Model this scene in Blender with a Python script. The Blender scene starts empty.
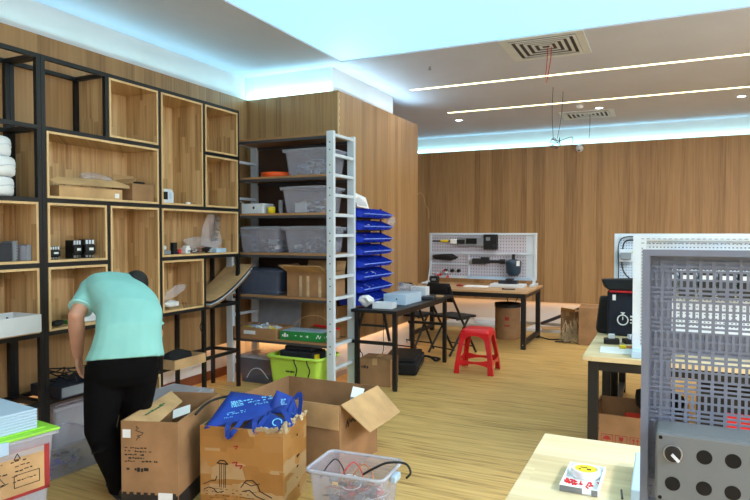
import bpy, bmesh, math, random
from mathutils import Vector, Matrix
V = Vector
PI = math.pi
rnd = random.Random(7)
COL = bpy.context.scene.collection

# ------------------------------------------------------------------ materials
def lin(c):
    out = []
    for v in c[:3]:
        v = v / 255
        out.append(v / 12.92 if v <= .04045 else ((v + .055) / 1.055) ** 2.4)
    return (*out, 1)

def nodes(name):
    m = bpy.data.materials.new(name); m.use_nodes = True
    nt = m.node_tree
    return m, nt, nt.nodes['Principled BSDF']

def ramp(nt, fac, stops):
    r = nt.nodes.new('ShaderNodeValToRGB')
    e = r.color_ramp.elements
    while len(e) < len(stops): e.new(.5)
    for i, (p, c) in enumerate(stops):
        e[i].position = p; e[i].color = lin(c)
    nt.links.new(fac, r.inputs[0])
    return r.outputs[0]

def math_node(nt, op, a, b=None):
    n = nt.nodes.new('ShaderNodeMath'); n.operation = op
    for i, v in enumerate((a, b)):
        if v is None: continue
        if isinstance(v, (int, float)): n.inputs[i].default_value = v
        else: nt.links.new(v, n.inputs[i])
    return n.outputs[0]

def mat(name, c, rough=.5, metal=0, var=.06, scale=8, alpha=1, spec=.5, trans=0, bump=0):
    """plain procedural surface: base colour with a slight noise variation"""
    m, nt, b = nodes(name)
    tc = nt.nodes.new('ShaderNodeTexCoord')
    n = nt.nodes.new('ShaderNodeTexNoise'); n.inputs['Scale'].default_value = scale
    n.inputs['Detail'].default_value = 3
    nt.links.new(tc.outputs['Object'], n.inputs['Vector'])
    lo = tuple(max(0, v * (1 - var)) for v in c); hi = tuple(min(255, v * (1 + var)) for v in c)
    nt.links.new(ramp(nt, n.outputs['Fac'], [(.3, lo), (.7, hi)]), b.inputs['Base Color'])
    b.inputs['Roughness'].default_value = rough
    b.inputs['Metallic'].default_value = metal
    b.inputs['Alpha'].default_value = alpha
    b.inputs['Specular IOR Level'].default_value = spec
    if trans: b.inputs['Transmission Weight'].default_value = trans
    if bump:
        bp = nt.nodes.new('ShaderNodeBump'); bp.inputs['Strength'].default_value = bump
        nt.links.new(n.outputs['Fac'], bp.inputs['Height']); nt.links.new(bp.outputs[0], b.inputs['Normal'])
    return m

def emis(name, c, s):
    m, nt, b = nodes(name)
    b.inputs['Base Color'].default_value = lin(c)
    b.inputs['Emission Color'].default_value = lin(c)
    b.inputs['Emission Strength'].default_value = s
    return m

def wood(name, dark, mid, light, plank=.11, run=None, rough=.45, horiz=False, spec=.4, grain=1.0):
    """boards standing up (or lying, horiz) with random tone per board and stretched grain"""
    m, nt, b = nodes(name)
    tc = nt.nodes.new('ShaderNodeTexCoord')
    sp = nt.nodes.new('ShaderNodeSeparateXYZ'); nt.links.new(tc.outputs['Object'], sp.inputs[0])
    x, y, z = sp.outputs
    if horiz: u, w = z, math_node(nt, 'ADD', x, y)
    else: u, w = math_node(nt, 'ADD', x, y), z
    if horiz == 'y': u, w = y, x
    if horiz == 'x': u, w = x, y
    pi = math_node(nt, 'FLOOR', math_node(nt, 'DIVIDE', u, plank))
    wn0 = nt.nodes.new('ShaderNodeTexWhiteNoise'); wn0.noise_dimensions = '1D'; nt.links.new(pi, wn0.inputs['W'])
    key = math_node(nt, 'MULTIPLY', pi, 7.31)
    if run:
        off = math_node(nt, 'ADD', math_node(nt, 'DIVIDE', w, run), math_node(nt, 'MULTIPLY', wn0.outputs['Value'], 5))
        key = math_node(nt, 'ADD', key, math_node(nt, 'FLOOR', off))
    wn = nt.nodes.new('ShaderNodeTexWhiteNoise'); wn.noise_dimensions = '1D'; nt.links.new(key, wn.inputs['W'])
    cb = nt.nodes.new('ShaderNodeCombineXYZ')
    nt.links.new(math_node(nt, 'MULTIPLY', u, 45), cb.inputs[0])
    nt.links.new(math_node(nt, 'MULTIPLY', w, 1.6), cb.inputs[1])
    nt.links.new(math_node(nt, 'MULTIPLY', wn.outputs['Value'], 30), cb.inputs[2])
    n = nt.nodes.new('ShaderNodeTexNoise'); n.inputs['Scale'].default_value = 1; n.inputs['Detail'].default_value = 4
    nt.links.new(cb.outputs[0], n.inputs['Vector'])
    f = math_node(nt, 'ADD', math_node(nt, 'ADD', math_node(nt, 'MULTIPLY', n.outputs['Fac'], .55 * grain), .5 - .275 * grain - .12), math_node(nt, 'MULTIPLY', wn.outputs['Value'], .24))
    nt.links.new(ramp(nt, f, [(.25, dark), (.5, mid), (.8, light)]), b.inputs['Base Color'])
    b.inputs['Roughness'].default_value = rough
    b.inputs['Specular IOR Level'].default_value = spec
    return m

def floor_mat():
    m, nt, b = nodes('strand_bamboo_floor')
    tc = nt.nodes.new('ShaderNodeTexCoord')
    mp = nt.nodes.new('ShaderNodeMapping'); mp.inputs['Scale'].default_value = (2.2, 42, 1)
    nt.links.new(tc.outputs['Object'], mp.inputs[0])
    n = nt.nodes.new('ShaderNodeTexNoise'); n.inputs['Scale'].default_value = 1; n.inputs['Detail'].default_value = 3
    n.inputs['Distortion'].default_value = .6
    nt.links.new(mp.outputs[0], n.inputs['Vector'])
    mp2 = nt.nodes.new('ShaderNodeMapping'); mp2.inputs['Scale'].default_value = (.5, 5, 1)
    nt.links.new(tc.outputs['Object'], mp2.inputs[0])
    n2 = nt.nodes.new('ShaderNodeTexNoise'); n2.inputs['Scale'].default_value = 1; n2.inputs['Detail'].default_value = 2
    nt.links.new(mp2.outputs[0], n2.inputs['Vector'])
    f = math_node(nt, 'ADD', math_node(nt, 'MULTIPLY', n.outputs['Fac'], .8), math_node(nt, 'MULTIPLY', n2.outputs['Fac'], .22))
    nt.links.new(ramp(nt, f, [(.34, (150, 118, 68)), (.46, (196, 160, 98)), (.6, (212, 177, 113)), (.74, (222, 192, 130))]), b.inputs['Base Color'])
    b.inputs['Roughness'].default_value = .42
    b.inputs['Specular IOR Level'].default_value = .35
    return m

def pegboard_mat(name, base, hole, pu, pv, fu, fv):
    """perforated sheet seen from far: rows of dark slots"""
    m, nt, b = nodes(name)
    tc = nt.nodes.new('ShaderNodeTexCoord')
    sp = nt.nodes.new('ShaderNodeSeparateXYZ'); nt.links.new(tc.outputs['Object'], sp.inputs[0])
    a = math_node(nt, 'LESS_THAN', math_node(nt, 'FRACT', math_node(nt, 'DIVIDE', sp.outputs[0], pu)), fu)
    c = math_node(nt, 'LESS_THAN', math_node(nt, 'FRACT', math_node(nt, 'DIVIDE', sp.outputs[2], pv)), fv)
    f = math_node(nt, 'MULTIPLY', a, c)
    nt.links.new(ramp(nt, f, [(0, base), (1, hole)]), b.inputs['Base Color'])
    b.inputs['Roughness'].default_value = .5
    return m

def carton_mat(name, c):
    m, nt, b = nodes(name)
    tc = nt.nodes.new('ShaderNodeTexCoord')
    n = nt.nodes.new('ShaderNodeTexNoise'); n.inputs['Scale'].default_value = 5; n.inputs['Detail'].default_value = 5
    nt.links.new(tc.outputs['Object'], n.inputs['Vector'])
    lo = tuple(v * .88 for v in c); hi = tuple(min(255, v * 1.07) for v in c)
    nt.links.new(ramp(nt, n.outputs['Fac'], [(.3, lo), (.7, hi)]), b.inputs['Base Color'])
    b.inputs['Roughness'].default_value = .8
    b.inputs['Specular IOR Level'].default_value = .2
    bp = nt.nodes.new('ShaderNodeBump'); bp.inputs['Strength'].default_value = .15
    nt.links.new(n.outputs['Fac'], bp.inputs['Height']); nt.links.new(bp.outputs[0], b.inputs['Normal'])
    return m

def tape_carton_mat():
    """carton wrapped in bands of shiny amber tape, bare patches between"""
    m, nt, b = nodes('taped_cardboard')
    tc = nt.nodes.new('ShaderNodeTexCoord')
    mp = nt.nodes.new('ShaderNodeMapping'); mp.inputs['Rotation'].default_value = (.08, .06, 0)
    nt.links.new(tc.outputs['Object'], mp.inputs[0])
    br = nt.nodes.new('ShaderNodeTexVoronoi'); br.distance = 'CHEBYCHEV'; br.inputs['Scale'].default_value = 1
    mp.inputs['Scale'].default_value = (6, 6, 13)
    nt.links.new(mp.outputs[0], br.inputs['Vector'])
    s = nt.nodes.new('ShaderNodeSeparateColor'); nt.links.new(br.outputs['Color'], s.inputs[0])
    n = nt.nodes.new('ShaderNodeTexNoise'); n.inputs['Scale'].default_value = 9; n.inputs['Detail'].default_value = 4
    nt.links.new(tc.outputs['Object'], n.inputs['Vector'])
    f = math_node(nt, 'ADD', math_node(nt, 'MULTIPLY', s.outputs[0], .8), math_node(nt, 'MULTIPLY', n.outputs['Fac'], .3))
    nt.links.new(ramp(nt, f, [(.15, (150, 104, 52)), (.45, (172, 124, 68)), (.6, (166, 124, 76)), (.72, (176, 146, 108))]), b.inputs['Base Color'])
    b.inputs['Roughness'].default_value = .35
    return m

M = {}
M['white_paint'] = mat('white_paint', (214, 216, 218), .7, var=.015, scale=2)
M['ceiling_paint'] = mat('ceiling_paint', (202, 210, 234), .8, var=.015, scale=2)
M['oak_cladding'] = wood('oak_cladding', (130, 98, 62), (164, 128, 86), (184, 148, 104), .1, .0, .4)
M['oak_box'] = wood('oak_box', (138, 104, 66), (198, 162, 114), (226, 196, 150), .055, .5, .5, grain=1.25)
M['oak_edge'] = wood('oak_edge', (204, 168, 118), (218, 184, 134), (230, 198, 150), .2, None, .5)
M['base_paint'] = mat('base_paint', (206, 196, 196), .6, var=.02, scale=2)
M['base_trim'] = mat('base_trim', (120, 66, 40), .5)
M['floor'] = floor_mat()
M['black_steel'] = mat('black_steel', (13, 14, 19), .45, .0, var=.15)
M['white_steel'] = mat('white_steel', (206, 218, 230), .4, .0, var=.02)
M['shelf_board'] = wood('shelf_board', (140, 104, 70), (168, 128, 88), (190, 150, 106), .3, None, .5, horiz=True)
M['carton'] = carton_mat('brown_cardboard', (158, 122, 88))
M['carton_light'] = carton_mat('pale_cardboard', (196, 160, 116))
M['carton_in'] = carton_mat('cardboard_inside', (150, 118, 86))
M['taped'] = tape_carton_mat()
M['clear'] = mat('clear_plastic', (190, 192, 212), .25, alpha=.3, var=.02)
M['clear_thin'] = mat('thin_clear_plastic', (226, 222, 228), .25, alpha=.38, var=.02)
M['smoke'] = mat('smoky_plastic', (92, 104, 130), .3, alpha=.5, var=.02)
M['frost'] = mat('frosted_plastic', (200, 204, 218), .35, alpha=.5, var=.02)
M['bag_film'] = mat('plastic_film', (224, 218, 224), .2, alpha=.27, var=.05, spec=.8)
M['blue_bin'] = mat('blue_plastic', (28, 60, 200), .35, var=.05)
M['bin_lip'] = mat('light_blue_plastic', (112, 144, 235), .35)
M['blue_cloth'] = mat('blue_fabric', (10, 54, 150), .7, var=.1)
M['navy_cloth'] = mat('navy_fabric', (14, 36, 96), .7, var=.1)
M['sky_print'] = mat('light_blue_print', (120, 196, 240), .6)
M['red_plastic'] = mat('red_plastic', (214, 26, 36), .3, var=.05)
M['lime'] = mat('lime_plastic', (150, 222, 60), .4, var=.03)
M['crate_lime'] = mat('yellow_green_plastic', (184, 224, 84), .4, var=.03)
M['orange'] = mat('orange_plastic', (240, 90, 30), .4)
M['black_rubber'] = mat('black_rubber', (16, 17, 20), .6, var=.1)
M['black_fabric'] = mat('black_fabric', (14, 15, 20), .85, var=.15, scale=20)
M['dark_plastic'] = mat('dark_plastic', (38, 42, 52), .4)
M['grey_plastic'] = mat('grey_plastic', (132, 138, 146), .45)
M['pale_plastic'] = mat('pale_plastic', (214, 222, 232), .4, var=.02)
M['white_paper'] = mat('white_paper', (232, 236, 240), .7, var=.02)
M['pink'] = mat('pink_plastic', (220, 160, 200), .5)
M['ice_blue'] = mat('ice_blue_plastic', (178, 206, 232), .4, var=.02)
M['green_card'] = mat('green_card', (30, 128, 60), .5)
M['yellow'] = mat('yellow_plastic', (232, 206, 30), .4)
M['red_cloth'] = mat('red_fabric', (190, 30, 40), .7)
M['copper'] = mat('copper', (190, 120, 80), .3, .8)
M['steel'] = mat('bare_steel', (176, 180, 184), .3, .8)
M['ink'] = mat('black_ink', (36, 30, 28), .7)
M['ink_red'] = mat('red_ink', (160, 44, 44), .7)
M['ink_green'] = mat('green_ink', (40, 110, 60), .7)
M['blue_wire'] = mat('blue_wire', (40, 70, 170), .5)
M['red_wire'] = mat('red_wire', (200, 50, 40), .5)
M['straw'] = mat('shredded_paper', (178, 160, 130), .9, var=.2)
M['bench_top'] = wood('pale_laminate', (188, 164, 122), (218, 200, 160), (232, 220, 190), .12, 1.1, .4, horiz='y', grain=.9)
M['bench_top_far'] = wood('oak_laminate', (160, 126, 90), (186, 150, 110), (204, 170, 128), .12, 1.1, .45, horiz='y')
M['panel_grey'] = mat('grey_painted_steel', (108, 119, 140), .45, .0, var=.02)
M['rack_dark_sheet'] = mat('dark_brown_sheet', (66, 46, 36), .6)
M['duct'] = mat('duct_grey', (64, 64, 72), .7)
M['box_grey'] = mat('grey_control_box', (106, 115, 122), .5, var=.02)
M['hole'] = mat('dark_hole', (8, 8, 9), .9, var=0)
M['skin'] = mat('skin', (196, 146, 122), .55, var=.04, scale=12)
M['hair'] = mat('black_hair', (22, 20, 22), .7, var=.2, scale=60)
M['shirt'] = mat('turquoise_knit', (134, 196, 192), .85, var=.03, scale=5)
M['shirt_trim'] = mat('pale_turquoise_knit', (160, 214, 212), .85)
M['trousers'] = mat('black_trousers', (5, 5, 8), .9, var=.12, spec=.15)
M['peg_far'] = pegboard_mat('perforated_sheet', (200, 196, 210), (96, 92, 108), .04, .045, .28, .4)
M['peg_near'] = pegboard_mat('slotted_white_sheet', (206, 220, 234), (92, 104, 124), .02, .022, .45, .3)
M['cloud'] = emis('stretch_ceiling_glow', (152, 206, 220), .84)
M['slot_glow'] = emis('warm_slot_glow', (255, 240, 186), 3.0)
M['lamp_glow'] = emis('downlight_glow', (235, 250, 255), 8)

# ------------------------------------------------------------------ mesh builder
class MB:
    """collects shapes; build() links them as ONE mesh object. off: subtract from world coordinates"""
    def __init__(s, off=(0, 0, 0), mats=None):
        s.v = []; s.f = []; s.mi = []; s.sm = []; s.off = V(off); s.cur = 0; s.smooth = False
    def add(s, verts, faces, smooth=None):
        n = len(s.v); s.v += [V(p) - s.off for p in verts]
        for f in faces:
            s.f.append(tuple(i + n for i in f)); s.mi.append(s.cur); s.sm.append(s.smooth if smooth is None else smooth)
        return s
    def box(s, x0, x1, y0, y1, z0, z1):
        return s.add([(x, y, z) for x in (x0, x1) for y in (y0, y1) for z in (z0, z1)],
                     [(0, 1, 3, 2), (4, 6, 7, 5), (0, 4, 5, 1), (2, 3, 7, 6), (0, 2, 6, 4), (1, 5, 7, 3)])
    def cbox(s, c, size, rot=None):
        h = V(size) / 2; r = rot or Matrix.Identity(3)
        if isinstance(rot, (int, float)): r = Matrix.Rotation(rot, 3, 'Z')
        vs = [V(c) + r @ V((sx * h.x, sy * h.y, sz * h.z)) for sx in (-1, 1) for sy in (-1, 1) for sz in (-1, 1)]
        return s.add(vs, [(0, 1, 3, 2), (4, 6, 7, 5), (0, 4, 5, 1), (2, 3, 7, 6), (0, 2, 6, 4), (1, 5, 7, 3)])
    def bar(s, a, b, w, h=None, up=(0, 0, 1)):
        a, b = V(a), V(b); d = b - a; L = d.length; d.normalize(); h = h or w
        up = V(up)
        if abs(d.dot(up)) > .98: up = V((0, 1, 0))
        x = d.cross(up).normalized(); z = x.cross(d)
        R = Matrix((x, d, z)).transposed()
        return s.cbox((a + b) / 2, (w, L, h), R)
    def tube(s, pts, r, n=8, closed=False):
        pts = [V(p) for p in pts]; rings = []; prev = None
        for i, p in enumerate(pts):
            t = (pts[min(i + 1, len(pts) - 1)] - pts[max(i - 1, 0)])
            if closed: t = pts[(i + 1) % len(pts)] - pts[i - 1]
            t.normalize()
            if prev is None: a = t.orthogonal().normalized()
            else:
                a = prev - t * prev.dot(t)
                a = a.normalized() if a.length > 1e-6 else t.orthogonal().normalized()
            prev = a; b = t.cross(a); rr = r[i] if isinstance(r, (list, tuple)) else r
            rings.append([p + (a * math.cos(2 * PI * k / n) + b * math.sin(2 * PI * k / n)) * rr for k in range(n)])
        vs = [q for g in rings for q in g]; fs = []
        m = len(rings)
        for i in range(m if closed else m - 1):
            for k in range(n):
                j = (i + 1) % m
                fs.append((i * n + k, i * n + (k + 1) % n, j * n + (k + 1) % n, j * n + k))
        s.add(vs, fs, True)
        if not closed: s.add(rings[0], [tuple(range(n))[::-1]], False); s.add(rings[-1], [tuple(range(n))], False)
        return s
    def cyl(s, a, b, r, n=16, r2=None): return s.tube([a, b], [r, r if r2 is None else r2], n)
    def lathe(s, c, prof, n=24, axis='z'):
        vs = []; fs = []
        for (r, h) in prof:
            for k in range(n):
                a = 2 * PI * k / n; p = (r * math.cos(a), r * math.sin(a), h)
                if axis == 'y': p = (p[0], p[2], p[1])
                if axis == 'x': p = (p[2], p[0], p[1])
                vs.append(V(c) + V(p))
        for i in range(len(prof) - 1):
            for k in range(n): fs.append((i * n + k, i * n + (k + 1) % n, (i + 1) * n + (k + 1) % n, (i + 1) * n + k))
        return s.add(vs, fs, True)
    def plate(s, poly, t):
        """polygon given in order, thickened by vector t"""
        poly = [V(p) for p in poly]; t = V(t); n = len(poly)
        return s.add(poly + [p + t for p in poly], [tuple(range(n))[::-1], tuple(range(n, 2 * n))] + [(i, (i + 1) % n, n + (i + 1) % n, n + i) for i in range(n)])
    def shell(s, w, d, h, t, tw=0, td=0, z=0, r=0):
        """open-topped hollow box, centred; top wider by tw, td"""
        def ring(W, D, zz):
            if r <= 0: return [(-W, -D, zz), (W, -D, zz), (W, D, zz), (-W, D, zz)]
            out = []
            for cx, cy, a0 in ((W - r, D - r, 0), (-W + r, D - r, PI / 2), (-W + r, -D + r, PI), (W - r, -D + r, 1.5 * PI)):
                for k in range(4): a = a0 + k * PI / 6; out.append((cx + r * math.cos(a), cy + r * math.sin(a), zz))
            return out
        R = [ring(w / 2, d / 2, z), ring(w / 2 + tw / 2, d / 2 + td / 2, z + h), ring(w / 2 + tw / 2 - t, d / 2 + td / 2 - t, z + h), ring(w / 2 - t, d / 2 - t, z + t)]
        n = len(R[0]); vs = [p for g in R for p in g]; fs = [tuple(range(n))[::-1], tuple(range(3 * n, 4 * n))]
        for i in range(3):
            for k in range(n): fs.append((i * n + k, i * n + (k + 1) % n, (i + 1) * n + (k + 1) % n, (i + 1) * n + k))
        return s.add(vs, fs)
    def xform(s, mtx, start=0):
        for i in range(start, len(s.v)): s.v[i] = mtx @ s.v[i]
        return s
    def build(s, name, mats, parent=None, label=None, bevel=0, seg=2, subsurf=0, solid=0, remesh=0):
        me = bpy.data.meshes.new(name)
        me.from_pydata([tuple(p) for p in s.v], [], s.f)
        for m in (mats if isinstance(mats, (list, tuple)) else [mats]): me.materials.append(m)
        for p, i, sm in zip(me.polygons, s.mi, s.sm): p.material_index = i; p.use_smooth = sm
        me.validate(); me.update()
        o = bpy.data.objects.new(name, me); COL.objects.link(o)
        if parent is not None: o.parent = parent
        if label: o['label'] = label
        if solid: mo = o.modifiers.new('solid', 'SOLIDIFY'); mo.thickness = solid
        if remesh:
            mo = o.modifiers.new('remesh', 'REMESH'); mo.mode = 'VOXEL'; mo.voxel_size = remesh; mo.use_smooth_shade = True
            sm = o.modifiers.new('soften', 'SMOOTH'); sm.factor = .5; sm.iterations = 5
        if bevel: mo = o.modifiers.new('bevel', 'BEVEL'); mo.width = bevel; mo.segments = seg; mo.limit_method = 'ANGLE'; mo.angle_limit = .7
        if subsurf: mo = o.modifiers.new('sub', 'SUBSURF'); mo.levels = subsurf; mo.render_levels = subsurf
        return o

def thing(name, label, cat, loc=(0, 0, 0), rz=0, group=None):
    o = bpy.data.objects.new(name, None); COL.objects.link(o); o.empty_display_size = .1
    o.location = loc; o.rotation_euler = (0, 0, rz); tag(o, label, cat, group)
    return o
def tag(o, label, cat, group=None, kind=None):
    o['label'] = label; o['category'] = cat
    if group: o['group'] = group
    if kind: o['kind'] = kind
    return o
def place(o, loc, rz=0): o.location = loc; o.rotation_euler = (0, 0, rz); return o
def W(t): return MB(off=t.location)           # build in world coordinates under an unrotated thing
def dup(root, loc=None, rz=None, label=None, group=None):
    def cp(o, par):
        c = o.copy(); COL.objects.link(c)
        if par is not None: c.parent = par
        for ch in [k for k in ALLCH(o)]: cp(ch, c)
        return c
    r = cp(root, None)
    if loc is not None: r.location = loc
    if rz is not None: r.rotation_euler = (0, 0, rz)
    if label: r['label'] = label
    if group: r['group'] = group
    return r
def ALLCH(o): return list(o.children)
def struct(name, mb, m, **k):
    o = mb.build(name, m, **k); o['kind'] = 'structure'; return o

def spline(pts, n=6):
    pts = [V(p) for p in pts]; out = []
    for i in range(len(pts) - 1):
        p0 = pts[max(i - 1, 0)]; p1 = pts[i]; p2 = pts[i + 1]; p3 = pts[min(i + 2, len(pts) - 1)]
        for k in range(n):
            t = k / n
            out.append(.5 * ((2 * p1) + (p2 - p0) * t + (2 * p0 - 5 * p1 + 4 * p2 - p3) * t * t + (3 * p1 - p0 - 3 * p2 + p3) * t ** 3))
    return out + [pts[-1]]

def crumple(size, seed, sub=2, flat=True, amt=.35):
    r = random.Random(seed); bm = bmesh.new(); bmesh.ops.create_icosphere(bm, subdivisions=sub, radius=1)
    for v in bm.verts:
        v.co *= 1 + (r.random() - .5) * 2 * amt
        v.co.x *= size[0] / 2; v.co.y *= size[1] / 2; v.co.z *= size[2] / 2
    zmin = min(v.co.z for v in bm.verts)
    mb = MB(); bm.verts.index_update()
    mb.add([v.co - V((0, 0, zmin)) for v in bm.verts], [tuple(v.index for v in f.verts) for f in bm.faces])
    bm.free(); return mb

def clutter(w, d, h, n, seed, s=(.02, .06), kinds=(0, 1, 2)):
    """heap of countless small parts as one mesh, material index per piece"""
    r = random.Random(seed); mb = MB()
    for i in range(n):
        mb.cur = r.choice(kinds)
        z = h * r.random() * (1 - .3 * r.random()) + .012
        m = min(s[1] * .6, w * .4, d * .4)
        c = V(((r.random() - .5) * (w - 2 * m), (r.random() - .5) * (d - 2 * m), z))
        q = r.random()
        R = Matrix.Rotation(r.random() * 6, 3, 'Z') @ Matrix.Rotation((r.random() - .5) * .8, 3, 'X')
        if q < .55: mb.cbox(c, tuple(r.uniform(*s) * k for k in (1, .8, .5)), R)
        elif q < .75:
            a = R @ V((r.uniform(*s) * .5, 0, 0)); mb.cyl(c - a, c + a, r.uniform(*s) * .22, 8)
        else:
            rr = min(r.uniform(s[1] * .6, s[1] * 1.3), w * .3, d * .3)
            c2 = V((max(-w / 2 + rr, min(w / 2 - rr, c.x)), max(-d / 2 + rr, min(d / 2 - rr, c.y)), c.z))
            mb.tube([c2 + R @ V((rr * math.cos(a), rr * math.sin(a), .006 * a)) for a in [k * .7 for k in range(8)]], .0028, 5)
    return mb

def dashes(mb, o, ux, uz, w, h, rows, seed, t=.0012, dens=.75, bold=.35, nrm=None):
    """illegible small print: rows of short strokes lying on a face"""
    r = random.Random(seed); o = V(o); ux = V(ux).normalized(); uz = V(uz).normalized(); n = ux.cross(uz)
    R = Matrix((ux, n, uz)).transposed(); rh = h / rows
    for k in range(rows):
        x = 0; z = -k * rh - rh / 2; end = w * r.uniform(.55, 1)
        while x < end:
            l = r.uniform(.3, .9) * rh
            if r.random() < dens:
                mb.cbox(o + ux * (x + l / 2) + uz * (z + r.uniform(-.1, .1) * rh), (l, t, rh * bold * r.uniform(.5, 1.3)), R)
            x += l * 1.35
    return mb
def stroke(mb, o, ux, uz, pts, w=.003, t=.0012):
    """drawn polyline on a face"""
    o = V(o); ux = V(ux).normalized(); uz = V(uz).normalized(); n = ux.cross(uz)
    P_ = [o + ux * a + uz * b for a, b in pts]
    for a, b in zip(P_, P_[1:]):
        if (b - a).length > 1e-5: mb.bar(a, b, w, t, up=n)
    return mb

# ================================================================== SETTING
YF, XL, ZC = 10.5, -4.2, 3.2
XR, YB = 3.6, -2.6
struct('floor', MB().box(XL - .1, XR + .1, YB - .1, YF + .1, -.08, 0), M['floor'])
TX0, TX1, TY0, TY1 = -2.94, 2.4, .9, 5.44
cb = MB()
cb.box(XL - .1, TX0, YB - .1, YF + .1, ZC, ZC + .3); cb.box(TX1, XR + .1, YB - .1, YF + .1, ZC, ZC + .3)
cb.box(TX0, TX1, YB - .1, TY0, ZC, ZC + .3); cb.box(TX0, TX1, TY1, YF + .1, ZC, ZC + .3)
cb.box(TX0, TX1, TY0, TY1, ZC + .22, ZC + .3)
struct('ceiling', cb, M['ceiling_paint'])
o = MB().box(TX0 + .002, TX1 - .002, TY0 + .002, TY1 - .002, ZC + .012, ZC + .04).build('ceiling_light', M['cloud'])
tag(o, 'huge pale cyan glowing panel recessed in the ceiling over the shelves', 'ceiling light')
struct('wall_left', MB().box(XL - .1, XL, YB, YF, 0, ZC), M['white_paint'])
struct('wall_back', MB().box(XL, XR, YB - .1, YB, 0, ZC), M['white_paint'])
struct('wall_right', MB().box(XR, XR + .1, YB, YF, 0, ZC), M['white_paint'])
struct('wall_front', MB().box(XL, XR, YF, YF + .1, 0, ZC), M['white_paint'])
ZB, ZT = .36, 2.93
struct('trim_1', MB().box(XL, -4.1, YB, 5.45, ZB, ZT), M['oak_cladding'])
struct('trim_2', MB().box(XL, XR, YF - .1, YF, ZB, ZT), M['oak_cladding'])
# the projecting column block: white core, oak cladding hung on it
struct('wall_column', MB().box(XL, -3.1, 5.55, 7.1, 0, ZC).box(XL, -3.08, 5.53, 7.6, 0, ZB + .02), M['white_paint'])
col = MB().box(-4.1, -2.98, 5.45, 5.55, ZB, ZT).box(-3.08, -2.98, 5.55, 7.65, ZB, ZT).box(XL, -3.08, 7.55, 7.65, ZB, ZT)
struct('trim_3', col, M['oak_cladding'])
struct('baseboard_left', MB().box(XL, XL + .015, YB, 5.53, 0, .09), M['base_trim'])
struct('baseboard_column', MB().box(XL, -3.065, 5.515, 5.53, 0, .05).box(-3.08, -3.065, 5.53, 7.6, 0, .05), M['base_paint'])
eb = MB(); zz = 2.905
while zz > 2.5:                                     # splintered raw edge on the column's corner
    w_ = rnd.uniform(.006, .02); eb.box(-2.982, -2.972 + w_ * .3, 5.438, 5.448 + w_, zz - .035, zz); zz -= .033
struct('trim_4', eb, M['oak_edge'])

# linear slots, downlights, vents
def lightthing(name, label, loc, group=None): return thing(name, label, 'ceiling light', loc, 0, group)
for yy, x0, lab in ((6.85, -2.76, 'long warm linear ceiling light nearer the large vent'), (8.36, -2.8, 'long warm linear ceiling light farther back, by the small vent')):
    t = lightthing('linear_light', lab, ((x0 + 2.8) / 2, yy, ZC), 'linear slot lights')
    MB().box((x0 - 2.8) / 2, (2.8 - x0) / 2, -.022, .022, -.004, -.0005).build('diffuser', M['slot_glow'], t)
dl = None
for x_, y_, lab in ((-2.83, 8.96, 'small round ceiling downlight nearest the wooden column'), (-.83, 8.9, 'small round ceiling downlight beside the small vent'), (.84, 8.9, 'small round ceiling downlight at the right edge of the picture')):
    if dl is None:
        dl = lightthing('downlight', lab, (x_, y_, ZC), 'round ceiling downlights')
        MB().lathe((0, 0, 0), [(.045, -.003), (.06, -.008), (.066, 0)], 24).build('trim_ring', M['pale_plastic'], dl)
        MB().cyl((0, 0, -.005), (0, 0, -.001), .045, 24).build('lens', M['lamp_glow'], dl)
    else: dup(dl, (x_, y_, ZC), 0, lab)
def vent(loc, w, d, label):
    t = thing('air_vent', label, 'air vent', loc, 0, 'square ceiling air diffusers')
    f = MB(); fw = .07
    f.box(-w / 2, w / 2, -d / 2, -d / 2 + fw, -.012, 0).box(-w / 2, w / 2, d / 2 - fw, d / 2, -.012, 0)
    f.box(-w / 2, -w / 2 + fw, -d / 2 + fw, d / 2 - fw, -.012, 0).box(w / 2 - fw, w / 2, -d / 2 + fw, d / 2 - fw, -.012, 0)
    f.build('frame', M['pale_plastic'], t, bevel=.003)
    MB().box(-w / 2 + fw, w / 2 - fw, -d / 2 + fw, d / 2 - fw, -.003, -.001).build('duct_opening', M['duct'], t)
    for k in range(5):
        g = MB(); a = (w / 2 - fw) * (1 - .2 * k); b = (d / 2 - fw) * (1 - .2 * k); s_ = .028
        a2, b2 = a - .045, b - .045
        if b2 < .01: b2 = .01
        if a2 < .01: a2 = .01
        O = [(-a, -b, -.004), (a, -b, -.004), (a, b, -.004), (-a, b, -.004)]; I = [(-a2 - .0, -b2, -s_), (a2, -b2, -s_), (a2, b2, -s_), (-a2, b2, -s_)]
        # sloping blades: a thin frustum band
        rw = .026; zz_ = -.02 + .003 * k
        if b > rw + .006:
            g.box(-a, a, -b, -b + rw, zz_, zz_ + .004).box(-a, a, b - rw, b, zz_, zz_ + .004).box(-a, -a + rw, -b + rw, b - rw, zz_, zz_ + .004).box(a - rw, a, -b + rw, b - rw, zz_, zz_ + .004)
        else: g.box(-a, a, -b, b, zz_, zz_ + .004)
        g.build('louvre', M['pale_plastic'], t)
    return t
vent((-1.0, 5.77, ZC), .72, .72, 'large square ceiling vent with red wires hanging from it')
vent((-1.02, 9.3, ZC), .72, .6, 'smaller looking square ceiling vent near the far wall')
t = thing('smoke_detector', 'small round white smoke detector on ceiling by the far vent', 'smoke detector', (-1.05, 8.62, ZC))
MB().lathe((0, 0, 0), [(0, -.04), (.03, -.038), (.05, -.02), (.055, 0)]).build('housing', M['pale_plastic'], t)
t = thing('sprinkler_head', 'tiny dark sprinkler head in the grey ceiling near the lit panel', 'sprinkler', (-2.2, 5.98, ZC))
MB().lathe((0, 0, 0), [(0, -.03), (.02, -.03), (.008, -.02), (.012, 0)], 12).build('nozzle', M['grey_plastic'], t)
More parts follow.
